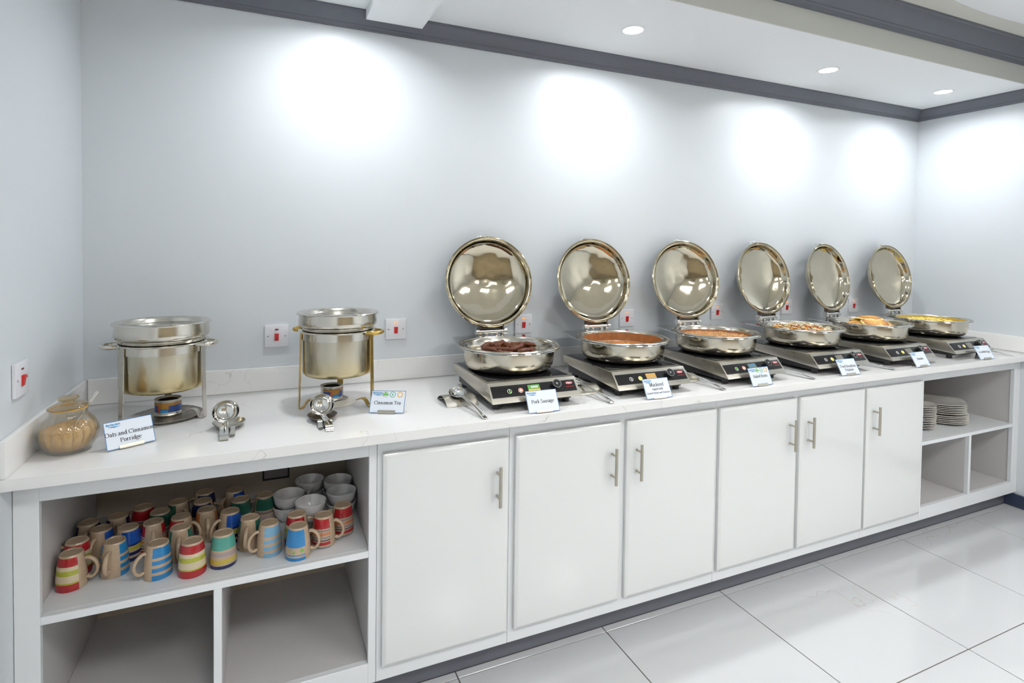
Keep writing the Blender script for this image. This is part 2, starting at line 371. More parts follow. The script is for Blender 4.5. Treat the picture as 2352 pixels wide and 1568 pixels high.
# ---------------------------------------------------------------- room shell
fl = struct('floor', bx(-.02, RX + .02, YREAR, .02, -.06, -.003), 'grout', 'pale polished stone tiles with dark joints')
TX, TY = 1.1875, -.5916
ti = 0
ys = [(-.558, TY)] + [(TY - .604 * i, TY - .604 * (i + 1)) for i in range(8)]
for (ya, yb) in ys:
    for kx in range(-2, 6):
        x0, x1 = max(.002, TX + .6 * kx), min(RX - .002, TX + .6 * (kx + 1))
        if x1 - x0 < .01: continue
        w2, h2 = round(x1 - x0 - .004, 4), round(ya - yb - .004, 4)
        t = part('tile', lambda: bx(-w2 / 2, w2 / 2, -h2 / 2, h2 / 2, -.02, 0), 'tile', fl, smooth=0, bev=.0008, key=('tile', w2, h2), bseg=1)
        t.location = ((x0 + x1) / 2, (ya + yb) / 2, 0)
struct('wall_back', bx(-.12, RX + .12, 0, .12, 0, 2.75), 'wall', 'pale blue grey painted wall behind the counter')
struct('wall_left', bx(-.12, 0, YREAR, 0, 0, 2.75), 'wall', 'pale grey painted side wall at the left')
struct('wall_right', bx(RX, RX + .12, YREAR, 0, 0, 2.75), 'wall', 'pale grey painted side wall at the right')
struct('wall_front', bx(-.12, RX + .12, YREAR - .12, YREAR, 0, 2.75), 'wall_rear')
struct('ceiling', bx(-.12, RX + .12, YREAR - .12, .12, ZCEIL, ZCEIL + .12), 'cream', 'cream main ceiling')
struct('ceiling', bx(0, RX, YSOF, 0, ZSOF, ZCEIL), ['ceiling'], 'white lowered ceiling over the counter')
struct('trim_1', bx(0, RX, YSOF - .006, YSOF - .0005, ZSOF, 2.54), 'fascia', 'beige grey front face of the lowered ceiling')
struct('trim_2', bx(.95, 1.18, YSOF + .001, -.058, 2.386, ZSOF + .01), 'ceiling', 'short white beam under the lowered ceiling')
def crown(y, z0, length0, length1, axis='x', face=-1, hgt=.065, prj=.06):
    # moulding profile (distance from wall, height)
    pr = [(0, 0), (.010, 0), (.012, .010), (.016, .014), (.016, .018), (.026, .026), (.040, .040), (.050, .052), (.052, .056), (.060, .058), (.060, .065), (0, .065)]
    pr = [(a * prj / .06, b * hgt / .065) for a, b in pr]
    return MB().prism([(y + face * a, z0 + b) for a, b in pr], length0, length1, axis)
struct('trim_3', crown(0, 2.36, 0, RX), 'trim', 'dark grey crown moulding along the back wall', smooth=30)
struct('trim_4', crown(RX, 2.36, YSOF, 0, axis='y'), 'trim', 'dark grey crown moulding on the right wall', smooth=30)
struct('trim_5', crown(YSOF - .0055, 2.522, 0, RX, hgt=ZCEIL - 2.522, prj=.085), 'trim', 'dark grey crown moulding on the face of the lowered ceiling', smooth=30)
def ceiling_band(d0, d1, z0, z1):
    xs = [.05 + (RX - .1) * k / 32 for k in range(33)]; arc = lambda x, d: -.835 - d - (x - 3.75) ** 2 / 7
    return MB().prism([(x, arc(x, d0)) for x in xs] + [(x, arc(x, d1)) for x in xs[::-1]], z0, z1, 'z')
struct('trim_6', ceiling_band(0, .5, ZCEIL - .012, ZCEIL + .001), 'ceiling', 'curved white band on the main ceiling')
struct('trim_7', ceiling_band(.075, .5, ZCEIL - .020, ZCEIL - .0121), 'ceiling', 'inner step of the curved white ceiling band')
struct('baseboard_right', bx(RX - .018, RX - .001, YREAR, -.556, 0, .075), 'base', 'navy baseboard on the right wall', bev=.003)
struct('baseboard_front', bx(.001, RX - .001, -.558, -.54, 0, .0855), 'kick', 'dark grey plinth under the cabinets', bev=.001)

# ---------------------------------------------------------------- ceiling lamps
dl_lab = ['recessed round downlight hidden beyond the left edge of the beam', 'recessed round downlight nearest the ceiling beam', 'recessed round downlight, middle one of three in view', 'recessed round downlight nearest the right wall']
for i, (x, y) in enumerate(SPOTS):
    t = thing('downlight', dl_lab[i], 'downlight', (x, y, ZSOF), 0, 'downlights in the lowered ceiling')
    part('trim_ring', lambda: MB().lathe([(.043, .001), (.043, -.0035), (.052, -.0025), (.054, .001)], 40), 'ceiling', t, key='dlring')
    part('diffuser', lambda: MB().lathe([(0, .001), (0, -.002), (.043, -.002), (.043, .001)], 32, closed=False), 'glow', t, key='dldiff')
    s = light_obj('downlight_lamp', 'AREA', (x, y, ZSOF - .006), P_SPOT, (.94, .975, 1.0), shape='DISK', size=.085, spread=R(156))
for i, (x, y) in enumerate(PANELS):
    t = thing('ceiling_panel', 'square white ceiling light panel of the dining room', 'ceiling light', (x, y, ZCEIL), 0, 'ceiling panels of the dining room')
    part('frame', lambda: MB().box(-.31, .31, -.31, .31, -.012, -.0005), 'ceiling', t, key='pframe', bev=.002)
    part('diffuser', lambda: MB().box(-.29, .29, -.29, .29, -.0135, -.0122), 'glow_panel', t, key='pdiff', smooth=0)
    l = light_obj('panel_lamp', 'AREA', (x, y, ZCEIL - .016), P_PANEL, (.97, .985, 1.0), shape='SQUARE', size=.58, spread=R(140))

# ---------------------------------------------------------------- cabinets
DC = -.608           # face of the carcass
ZC0, ZC1 = .0858, .878
def shelf_unit(label, x0, x1, ox0, ox1, sz0, sz1, dv0, dv1):
    t = thing('open_shelf_unit', label, 'shelf unit', ((x0 + x1) / 2, -.3, 0))
    cx = (x0 + x1) / 2
    def p(name, a, b, c, d, e, f, m='carcass', bev=.0012): return part(name, bx(a - cx, b - cx, c + .3, d + .3, e, f), m, t, bev=bev, bseg=1)
    zb, zt = .152, .815
    p('stile', x0 + .001, ox0, DC, DC + .02, ZC0, ZC1); p('stile', ox1, x1 - .0005, DC, DC + .02, ZC0, ZC1)
    p('top_rail', ox0, ox1, DC, DC + .02, zt, ZC1); p('bottom_rail', ox0, ox1, DC, DC + .02, ZC0, zb)
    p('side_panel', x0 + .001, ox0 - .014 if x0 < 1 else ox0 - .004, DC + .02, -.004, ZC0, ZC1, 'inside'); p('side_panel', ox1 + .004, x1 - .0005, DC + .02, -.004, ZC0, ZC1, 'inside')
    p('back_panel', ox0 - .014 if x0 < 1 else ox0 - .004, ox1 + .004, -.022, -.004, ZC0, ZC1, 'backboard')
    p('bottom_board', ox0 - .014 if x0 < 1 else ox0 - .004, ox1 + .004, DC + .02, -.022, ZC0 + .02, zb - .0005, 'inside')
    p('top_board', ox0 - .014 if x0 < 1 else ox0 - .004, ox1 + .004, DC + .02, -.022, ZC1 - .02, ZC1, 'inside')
    p('shelf', ox0, ox1, DC, DC + .02, sz0, sz1)
    p('shelf', ox0 - .014 if x0 < 1 else ox0 - .004, ox1 + .004, DC + .02, -.022, sz0, sz1 - .0003, 'carcass')
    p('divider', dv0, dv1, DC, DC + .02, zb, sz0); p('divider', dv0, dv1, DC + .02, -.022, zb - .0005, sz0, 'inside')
    return t
uL = shelf_unit('white open shelf unit at the left wall holding the mugs', 0, .905, .054, .880, .493, .514, .447, .468)
uR = shelf_unit('white open shelf unit at the right wall holding stacked plates', 3.690, RX, 3.702, 4.549, .477, .4955, 4.122, 4.142)
hb = part('conduit_box', MB().box(.578 - .4525, .663 - .4525, .2735, .2785, .566, .64), 'conduit', uL, bev=.001)
part('opening_frame', MB().box(.572 - .4525, .669 - .4525, .2775, .2795, .558, .65), 'hole', uL)

def bar_handle(parent, x, z0, z1, yf):
    h = part('handle', lambda: MB().tube([(0, -.032, 0), (0, -.032, z1 - z0)], .0058, 14), 'nickel', parent, key=('bar', round(z1 - z0, 3)))
    h.location = (x, yf, z0)
    for k in (.028, z1 - z0 - .028):
        q = part('handle_post', lambda: MB().tube([(0, 0, 0), (0, -.030, 0)], .0045, 10), 'nickel', h, key='post'); q.location = (0, 0, k)
def cupboard(label, x0, x1, doors):
    cx = (x0 + x1) / 2
    t = thing('base_cabinet', label, 'cabinet', (cx, -.3, 0))
    part('carcass', bx(x0 + .0005 - cx, x1 - .0005 - cx, DC + .3, -.004 + .3, ZC0, ZC1), 'carcass', t, bev=.0012, bseg=1)
    for (a, b, hx) in doors:
        dcx = (a + b) / 2
        def db():
            q = MB(); w = (b - a) / 2; z0, z1 = .137, .822; y0, y1 = DC - .0005, DC - .021; e = .012
            lo = [(-w, y0, z0), (w, y0, z0), (w, y0, z1), (-w, y0, z1)]; mid = [(x, y1 + .006, z) for x, _, z in lo]
            top = [(-w + e, y1, z0 + e), (w - e, y1, z0 + e), (w - e, y1, z1 - e), (-w + e, y1, z1 - e)]
            v = lo + mid + top; f = [(3, 2, 1, 0), (8, 9, 10, 11)]
            for o in (0, 4):
                for k in range(4): l = (k + 1) % 4; f.append((o + k, o + l, o + 4 + l, o + 4 + k))
            return q.add(v, f)
        d = part('door', db(), 'door', t, bev=.0015, smooth=40)
        d.location = (dcx - cx, .3, 0)
        bar_handle(d, hx - dcx, .600, .737, DC - .021)
    return t
cupboard('white single door cabinet beside the mug shelves', .905, 1.3605, [(.921, 1.352, 1.3075)])
cupboard('white double door cabinet, second from the mug shelves', 1.3605, 2.297, [(1.380, 1.818, 1.7725), (1.844, 2.288, 1.8865)])
cupboard('white double door cabinet, second from the plate shelves', 2.297, 3.2245, [(2.308, 2.758, 2.708), (2.778, 3.217, 2.823)])
cupboard('white single door cabinet beside the plate shelves', 3.2245, 3.690, [(3.232, 3.665, 3.275)])

# ---------------------------------------------------------------- worktop and upstands
tag(part('worktop', bx(.001, RX - .001, -.689, -.001, ZC1 + .0005, H), 'quartz', bev=.0025), 'long white veined quartz worktop running wall to wall', 'worktop')
tag(part('backsplash', bx(.016, RX - .016, -.016, -.001, H + .0005, H + .09), 'quartz', bev=.0015), 'white veined quartz upstand along the back wall', 'backsplash')
tag(part('backsplash', bx(.001, .0155, -.689, -.001, H + .0005, H + .09), 'quartz', bev=.0015), 'white veined quartz upstand along the left wall', 'backsplash')
tag(part('backsplash', bx(RX - .0155, RX - .001, -.689, -.001, H + .0005, H + .09), 'quartz', bev=.0015), 'white veined quartz upstand along the right wall', 'backsplash')

# ---------------------------------------------------------------- wall switches
def switch(loc, rz, lit, label, tilt=0):
    t = thing('wall_switch', label, 'switch', loc, rz, 'cooker switches on the walls')
    # local: plate faces -y
    part('plate', lambda: MB().box(-.0435, .0435, -.009, -.0005, -.0435, .0435), 'white_plastic', t, bev=.0025, key='swplate')
    def rk():
        return MB().prism([(-.0085, -.0145), (-.012, -.0145), (-.0165, .0135), (-.0085, .0135)], -.0075, .0075)
    r = part('rocker', rk, 'red_rocker', t, bev=.0006, key='swrock'); r.location = (0, 0, -.004)
    part('indicator', lambda: MB().box(-.0065, .0065, -.0102, -.0085, .023, .0275), 'neon_on' if lit else 'neon_off', t, key=('neon', lit))
    for s in (-1, 1):
        q = part('screw', lambda: MB().tube([(0, -.0085, 0), (0, -.0098, 0)], .0028, 12), 'screw', t, key='screw'); q.location = (s * .031, 0, -.001)
switch((.622, 0, 1.120), 0, False, 'white switch plate with red rocker and dark indicator between the two soup warmers')
switch((1.090, 0, 1.125), 0, True, 'white switch plate with lit indicator just right of the brass legged soup warmer')
for x, z, l in ((1.690, 1.121, 'behind the sausage chafing dish'), (2.272, 1.126, 'behind the mackerel chafing dish'), (2.874, 1.138, 'between the baked beans lid and the potato lid'), (3.410, 1.149, 'right of the potato dish lid'), (4.005, 1.141, 'behind the pancakes')):
    switch((x, 0, z), 0, True, 'white switch plate with lit indicator ' + l)
switch((0, -.560, 1.124), R(90), False, 'white switch plate with red rocker on the left side wall')

# ---------------------------------------------------------------- chafing dishes on induction cookers
def hull_r(a):
    pts = HULL; d = Vector((math.cos(a), math.sin(a))); best = 0
    for i in range(len(pts)):
        p, q = Vector(pts[i]), Vector(pts[(i + 1) % len(pts)]); e = q - p
        den = d.x * e.y - d.y * e.x
        if abs(den) < 1e-12: continue
        t = (p.x * e.y - p.y * e.x) / den; s = (p.x * d.y - p.y * d.x) / den
        if t > 0 and -1e-6 <= s <= 1 + 1e-6: best = max(best, t)
    return best
def _hull():
    P = [(.202 * math.cos(R(a)), .202 * math.sin(R(a))) for a in range(0, 360, 4)]
    for sx in (-1, 1): P += [(sx * .142 + .018 * math.cos(R(a)), .252 + .018 * math.sin(R(a))) for a in range(0, 360, 15)]
    P = sorted(set(P))
    def half(L):
        h = []
        for p in L:
            while len(h) > 1 and (h[-1][0] - h[-2][0]) * (p[1] - h[-2][1]) - (h[-1][1] - h[-2][1]) * (p[0] - h[-2][0]) <= 0: h.pop()
            h.append(p)
        return h
    a, b = half(P), half(P[::-1]); return a[:-1] + b[:-1]
HULL = _hull()
LT = .187
def lidmap(a, b, c): # rim-plane x, rim-plane up, depth behind
    return (a, b * math.sin(LT) + c * math.cos(LT), b * math.cos(LT) - c * math.sin(LT))
def pan_mb(): return MB().lathe([(0, .0005), (.140, .0005), (.156, .003), (.168, .011), (.175, .024), (.1785, .045), (.180, .074), (.180, .083), (.178, .083), (.178, .074), (.1765, .046), (.173, .025), (.166, .013), (.155, .006), (.140, .004), (0, .004)], 64, closed=False)
def deck_mb():
    q = MB(); n = 144; vs = []; fs = []
    for i in range(n):
        a = 2 * math.pi * i / n; ro = hull_r(a); ca, sa = math.cos(a), math.sin(a)
        for r, z in ((.180, .0832), (ro - .001, .0832), (ro, .0845), (ro - .001, .0868), (.180, .0868)): vs.append((r * ca, r * sa, z))
    for i in range(n):
        j = (i + 1) % n
        for k in range(5): l = (k + 1) % 5; fs.append((i * 5 + k, j * 5 + k, j * 5 + l, i * 5 + l))
    return q.add(vs, fs)
def rim_mb(): return MB().lathe([(.1795, .0870), (.1985, .0870), (.2015, .0885), (.2015, .0905), (.1985, .0925), (.1955, .0915), (.1935, .0875), (.1880, .0872), (.1860, .0885), (.1795, .0885)], 72)
def insert_mb(): return MB().lathe([(.1850, .0890), (.1840, .0915), (.1740, .0915), (.1710, .0890), (.1690, .0600), (.1640, .0300), (.1500, .0140), (0, .0120), (0, .0105), (.1510, .0125), (.1655, .0290), (.1705, .0600), (.1725, .0880)], 64)
def lid_mb():
    pr = [(.1970, .000), (.1975, .004), (.1950, .007), (.1925, .004), (.1900, .003), (.1865, .004), (.1835, .009), (.1805, .022), (.1750, .0315), (.1650, .0385), (.152, .0445), (.135, .0510), (.115, .0570), (.09, .0625), (.06, .0670), (.03, .0695), (.0, .0703)]
    outer = [(.0, .0721), (.03, .0713), (.06, .0688), (.09, .0643), (.115, .0588), (.135, .0528), (.153, .0463), (.1665, .0403), (.1770, .0330), (.1827, .023), (.1870, .012), (.1915, .009), (.1955, .0095), (.1990, .006), (.1990, .001)]
    q = MB(); q.lathe(pr + outer, 80, closed=True, fn=lambda x, y, z: lidmap(x, y, z)); return q
def lid_handle_mb():
    P = []
    for k in range(13):
        a = math.pi * k / 12
        P.append((-.046 * math.cos(a), .188 + .020 * math.sin(a) ** .6, .014 + .030 * math.sin(a) ** .6))
    return MB().tube([lidmap(*p) for p in P], .0048, 10)
def hinge_mb():
    q = MB(); q.tube([(-.062, .212, .112), (.062, .212, .112)], .0105, 16)
    for s in (-1, 1): q.tube([(s * .056, .212, .112), (s * .070, .212, .112)], .0150, 16)
    return q
def bracket_mb():
    q = MB()
    q.box(-.060, .060, .195, .228, .0872, .0905)
    for s in (-1, 1):
        q.box(s * .052 - .006, s * .052 + .006, .202, .222, .0905, .106)
    q.box(-.030, -.018, .205, .220, .0905, .104); q.box(.018, .030, .205, .220, .0905, .104)
    return q
def arm_mb():
    q = MB()
    for s in (-1, 1): q.box(s * .053 - .004, s * .053 + .004, .203, .226, .114, .150)
    q.box(-.05, .05, .221, .226, .122, .152)
    return q
CH = [(1.466, 2.0), (2.004, 0.5), (2.532, 5.5), (3.108, -1.5), (3.645, -5.5), (4.190, 0.0)]
CHLAB = ['holding glazed sausages', 'holding mackerel in tomato sauce', 'full of baked beans', 'of fried potatoes and onions', 'piled with pancakes', 'of scrambled eggs beside the right wall']
DISH = []
for i, (x, a) in enumerate(CH):
    t = thing('chafing_dish', 'round steel chafing dish with open lid ' + CHLAB[i], 'chafing dish', (x, -.352, H + .0945), R(-a), 'chafing dishes in a row on the worktop'); DISH.append(t)
    part('pan', pan_mb, 'pan', t, key='pan', smooth=50)
    part('deck', deck_mb, 'chrome', t, key='deck')
    part('rim', rim_mb, 'steel', t, key='rim', smooth=50)
    part('food_insert', insert_mb, 'steel', t, key='insert', smooth=50)
    h = part('hinge', hinge_mb, 'chrome', t, key='hinge', smooth=40)
    part('bracket', bracket_mb, 'chrome', h, key='bracket', bev=.0008)
    part('hinge_arm', arm_mb, 'dark_steel', h, key='arm', bev=.0008)
    l = part('lid', lid_mb, 'lid', t, key='lid', smooth=60); l.location = (0, .232, .3255)
    part('lid_handle', lid_handle_mb, 'chrome', l, key='lidh', smooth=60)
    for (rx, ry) in ((-.030, .1785), (.030, .1785), (-.024, -.1785), (.024, -.1785)):
        q = part('rivet', lambda: MB().blob((0, 0, 0), (.0032, .0032, .0032), sub=1), 'chrome', l, key='rivet', smooth=80)
        q.location = lidmap(rx, ry, .0265)

SL = Vector((0, -.053, -.060)).normalized()   # down the sloping front of a cooker
SN = Vector((0, -.060, .053)).normalized()
def slope(x, s, n=0.0): return Vector((x, -.165, .091)) + SL * s + SN * n
def slab_mb(x0, x1, s0, s1, n0, n1):
    return MB().add([slope(x, s, n) for n in (n0, n1) for s in (s0, s1) for x in (x0, x1)], [(0, 2, 3, 1), (4, 5, 7, 6), (0, 1, 5, 4), (2, 6, 7, 3), (0, 4, 6, 2), (1, 3, 7, 5)])
def disc_on_slope(mb, x, s, r0, r1, n0, n1, seg=28):
    prof = [(r0, n0), (r1, n0), (r1, n1), (r0, n1)]; e1 = Vector((1, 0, 0)); vs = []; fs = []
    for i in range(seg):
        a = 2 * math.pi * i / seg
        for r, n in prof: vs.append(slope(x, s, n) + e1 * r * math.cos(a) - SL * r * math.sin(a))
    for i in range(seg):
        j = (i + 1) % seg
        for k in range(4): l = (k + 1) % 4; fs.append((i * 4 + k, j * 4 + k, j * 4 + l, i * 4 + l))
    return mb.add(vs, fs)
def text_mesh(s, size, shear=0.0, bold=0.0, align='LEFT'):
    c = bpy.data.curves.new('t', 'FONT'); c.body = s; c.size = size; c.shear = shear; c.offset = bold; c.align_x = align; c.resolution_u = 3
    o = bpy.data.objects.new('t', c); COL.objects.link(o)
    dg = bpy.context.evaluated_depsgraph_get(); me = bpy.data.meshes.new_from_object(o.evaluated_get(dg))
    vs = [v.co.copy() for v in me.vertices]; fs = [list(p.vertices) for p in me.polygons]
    bpy.data.objects.remove(o); bpy.data.curves.remove(c); bpy.data.meshes.remove(me)
    return vs, fs
HAT = text_mesh('Hatco', .0095, .25, .0003, 'CENTER'); DIG = text_mesh('00000', .0115, 0, .0004, 'CENTER')
def slope_text(T, x, s, n=.0018):
    vs, fs = T; return MB().add([slope(x + v.x, s - v.y, n) for v in vs], fs)
IC = [(1.466, 0), (1.981, 0), (2.515, 1.8), (3.080, -.5), (3.602, 0), (4.130, 0)]
ICLAB = ['under the sausage dish', 'under the mackerel dish', 'under the baked beans dish', 'under the fried potato dish', 'under the pancake dish', 'under the scrambled egg dish']
KEYS = [('lit_green', 'lit_red', 'scr_green', 'scr_yellow'), ('white_ink', 'lit_yellow', 'scr_amber', 'scr_amber'), ('lit_green', 'lit_red', 'scr_teal', 'scr_grey'), ('white_ink', 'lit_yellow', 'scr_grey', 'scr_grey'), ('white_ink', 'lit_yellow', 'scr_grey', 'scr_grey'), ('white_ink', 'lit_yellow', 'scr_grey', 'scr_grey')]
for i, (x, a) in enumerate(IC):
    t = thing('induction_cooker', 'black and steel countertop induction cooker ' + ICLAB[i], 'induction cooker', (x, -.402, H), R(a), 'induction cookers under the chafing dishes')
    part('housing', lambda: MB().prism([(.217, .091), (-.165, .091), (-.218, .031), (.217, .058)], -.175, .175), 'brushed', t, key='ichous', bev=.0015)
    part('chassis', lambda: MB().box(-.155, .155, -.178, .205, .014, .054), 'black', t, key='icchas', bev=.003)
    part('glass_top', lambda: MB().box(-.163, .163, -.135, .206, .0905, .0930), 'blackglass', t, key='icglass', bev=.0008)
    cp = part('control_panel', lambda: slab_mb(-.168, .166, .0135, .058, -.001, .0008), 'panelblack', t, key='icpanel', bev=.0004)
    part('foot', lambda: MB().lathe([(0, .0), (.013, .0), (.014, .015), (0, .015)], 20, closed=False), 'black', t, key='icfoot').location = (-.140, -.163, 0)
    for fx, fy in ((.140, -.163), (-.140, .17), (.140, .17)):
        part('foot', None, 'black', t, key='icfoot').location = (fx, fy, 0)
    k1, k2, s1, s2 = KEYS[i]
    q = MB(); disc_on_slope(q, -.100, .037, .0070, .0085, .0005, .0014); part('key_ring', q, 'white_ink', cp)
    q = MB(); disc_on_slope(q, -.100, .037, .0001, .0009, .0005, .0014, 10); q.add([slope(-.100 + u, .037 + v, .0015) for u, v in ((-.0014, -.005), (.0012, -.005), (.0012, .0012), (.0045, .0034), (.003, .0052), (-.0014, .003))], [(0, 1, 2, 5), (2, 3, 4, 5)]); part('key_symbol', q, k1, cp, smooth=0)
    q = MB(); disc_on_slope(q, -.057, .037, .0078, .0092, .0005, .0014); part('key_ring', q, 'white_ink', cp)
    q = MB(); disc_on_slope(q, -.057, .037, .0001, .0072, .0005, .0013); part('key_lamp', q, k2, cp)
    if k2 == 'lit_red': q = MB(); disc_on_slope(q, -.057, .037, .0001, .0038, .0013, .0016); part('key_core', q, 'lit_core', cp)
    sc = part('screen', lambda: slab_mb(-.027, .020, .0195, .0365, .0006, .0014), s1, cp, key=('scr1', s1), smooth=0)
    part('screen', lambda: slab_mb(-.027, .020, .0365, .0535, .0006, .0014), s2, cp, key=('scr2', s2), smooth=0)
    if i in (0, 2): part('digits', slope_text(DIG, -.001, .0325), 'white_ink' if i == 0 else 'logo_blue', sc, smooth=0)
    kb = MB(); disc_on_slope(kb, .085, .030, .0001, .0165, .0006, .015); kn = part('knob', kb, 'black', cp)
    q = MB(); disc_on_slope(q, .085, .030, .0155, .0170, .0148, .0156); part('knob_ring', q, 'chrome', kn)
    q = MB(); disc_on_slope(q, .085, .030, .0022, .0034, .0150, .0155, 14); part('knob_mark', q, 'white_ink', kn)
    q = MB(); vs = []
    for k in range(24): aa = 2 * math.pi * k / 24; vs.append(slope(.141 + .0150 * math.cos(aa), .026 + .0062 * math.sin(aa), .0014))
    q.add(vs, [tuple(range(24))]); lg = part('maker_badge', q, 'red_ink', cp, smooth=0)
    part('badge_lettering', slope_text(HAT, .141, .0288, .0019), 'white_ink', lg, smooth=0)
    q = MB(); q.add([slope(u, s, .0013) for u, s in ((.124, .0395), (.158, .0395), (.158, .0412), (.124, .0412))], [(0, 1, 2, 3)]); part('badge_line', q, 'red_ink', cp, smooth=0)
    # shadowless little rear vents are hidden behind the pans and left out

# ---------------------------------------------------------------- food
def in_dish(i, o): # place an object in dish coordinates
    d = DISH[i]; o.location = d.location; o.rotation_euler = d.rotation_euler; return o
def heap(r, top, base): return base + (top - base) * max(0, 1 - (r / .16) ** 2.2)
# sausages
def saus(k):
    rr = random.Random(k); n = 9; L = .038; pts = []; rad = []; sg = rr.choice((-1, 1))
    for j in range(n):
        u = j / (n - 1) * 2 - 1
        pts.append((u * L, .006 * (1 - u * u) * sg, .0015 * rr.uniform(-1, 1))); rad.append(0.0115 * math.sqrt(max(.03, 1 - abs(u) ** 5)) * rr.uniform(.9, 1.08))
    return MB().tube(pts, rad, 12)
rr = random.Random(5); cnt = 0; SPOS = []
for (rad, n, z0) in ((.132, 13, .040), (.088, 10, .056), (.045, 6, .068), (.098, 8, .073), (.05, 4, .084), (.0, 1, .088)):
    for k in range(n):
        a = 2 * math.pi * (k + rr.random() * .5) / n; c = (rad * math.cos(a), rad * math.sin(a), z0 + rr.uniform(-.003, .004))
        o = part('sausage', lambda: saus(cnt % 4), 'sausage', key=('saus', cnt % 4), smooth=60)
        SPOS.append(c); d = DISH[0]; p = d.matrix_basis @ Vector(c)
        o.location = p; o.rotation_euler = (rr.uniform(0, 6), rr.uniform(-.25, .25), a + math.pi / 2 + rr.uniform(-.7, .7))
        tag(o, 'glazed dark red sausage piece heaped in the first chafing dish', 'sausage', 'sausages in the first chafing dish'); cnt += 1
q = MB()
for k in range(60):
    c = SPOS[13 + k % (len(SPOS) - 13)]; q.blob((c[0] + rr.uniform(-.006, .006), c[1] + rr.uniform(-.006, .006), c[2] + .0088), (.0018, .0018, .0014), sub=1)
tag(in_dish(0, part('herb_crumbs', q, 'herb')), 'chopped yellow green herbs sprinkled over the sausages', 'herbs', kind='stuff')
# mackerel in sauce
def pool(z, rad, amp, seed, rings=14, seg=56):
    rd = random.Random(seed); ph = [rd.uniform(0, 6) for _ in range(6)]; vs = [(0, 0, z)]; fs = []
    for j in range(1, rings + 1):
        r_ = rad * j / rings
        for k in range(seg):
            a = 2 * math.pi * k / seg; x, y = r_ * math.cos(a), r_ * math.sin(a)
            vs.append((x, y, z + amp * (math.sin(60 * x + ph[0]) * math.sin(55 * y + ph[1]) + .6 * math.sin(120 * x + ph[2] + 40 * y) + .5 * math.sin(130 * y + ph[3])) * min(1, (rings - j) / 2)))
    for k in range(seg): fs.append((0, 1 + k, 1 + (k + 1) % seg))
    for j in range(rings - 1):
        for k in range(seg): l = (k + 1) % seg; fs.append((1 + j * seg + k, 1 + (j + 1) * seg + k, 1 + (j + 1) * seg + l, 1 + j * seg + l))
    # close below
    o = len(vs); vs.append((0, 0, z - .012)); b = 1 + (rings - 1) * seg; lo = len(vs)
    for k in range(seg): a = 2 * math.pi * k / seg; vs.append((rad * .97 * math.cos(a), rad * .97 * math.sin(a), z - .012))
    for k in range(seg): l = (k + 1) % seg; fs.append((b + k, b + l, lo + l, lo + k)); fs.append((o, lo + l, lo + k))
    return MB().add(vs, fs)
def wall_film(z0, z1): return MB().lathe([(.1677 if z0 > .055 else .166, z0), (.1698, z1), (.1692, z1), (.1668 if z0 > .055 else .165, z0)], 56)
t = thing('mackerel_in_sauce', 'orange tomato sauce with mackerel in the second chafing dish', 'food'); in_dish(1, t)
part('sauce', pool(.048, .1655, .0016, 3), 'sauce', t, smooth=60); part('sauce_stain', wall_film(.050, .0865), 'stain', t)
q = MB()
for k in range(40):
    a = rr.uniform(0, 6.28); r_ = .15 * math.sqrt(rr.random()); q.blob((r_ * math.cos(a), r_ * math.sin(a), .049), (.010 * rr.uniform(.5, 1.3), .006, .003), Matrix.Rotation(rr.uniform(0, 3), 3, 'Z'), jit=.2)
part('fish_flakes', q, ['potato'], t, smooth=60)['kind'] = 'stuff'
# beans
t = thing('baked_beans', 'baked beans in pale orange sauce filling the third chafing dish', 'food'); in_dish(2, t); t['kind'] = 'stuff'
part('sauce', pool(.0665, .1672, .0006, 4), 'bean', t, smooth=60)
q = MB()
for k in range(420):
    a = rr.uniform(0, 6.28); r_ = .160 * math.sqrt(rr.random()); q.blob((r_ * math.cos(a), r_ * math.sin(a), .0668 + rr.uniform(-.001, .0012)), (.0062, .0042, .0038), Matrix.Rotation(rr.uniform(0, 3), 3, 'Z'))
part('beans', q, 'bean', t, smooth=80)['kind'] = 'stuff'
part('sauce_stain', wall_film(.067, .0775), 'stain', t)
# potatoes
t = thing('fried_potatoes', 'fried potato chunks with onions heaped in the fourth chafing dish', 'food'); in_dish(3, t); t['kind'] = 'stuff'
def scatter(n, mk, top, base, rmax=.146):
    q = MB()
    for k in range(n):
        a = rr.uniform(0, 6.28); r_ = rmax * math.sqrt(rr.random()); mk(q, (r_ * math.cos(a), r_ * math.sin(a), heap(r_, top, base) + rr.uniform(-.006, .004)))
    return q
def rot3(): return Matrix.Rotation(rr.uniform(0, 3), 3, 'Z') @ Matrix.Rotation(rr.uniform(-.6, .6), 3, 'X')
part('potato_chunks', scatter(190, lambda q, c: q.blob(c, (.012, .009, .008), rot3(), jit=.22), .091, .064), 'potato', t, smooth=30)['kind'] = 'stuff'
part('browned_chunks', scatter(60, lambda q, c: q.blob(c, (.011, .009, .008), rot3(), jit=.22), .093, .065), 'potato2', t, smooth=30)['kind'] = 'stuff'
def sliver(q, c):
    M3 = rot3(); pts = [Vector(c) + M3 @ Vector((.016 * math.cos(R(b)), .016 * math.sin(R(b)), .003)) for b in range(0, 150, 25)]
    q.tube(pts, .0026, 5)
part('onion_slivers', scatter(120, sliver, .098, .067), 'onion', t, smooth=50)['kind'] = 'stuff'
part('filling', pool(.058, .166, .001, 6), 'potato', t, smooth=60)
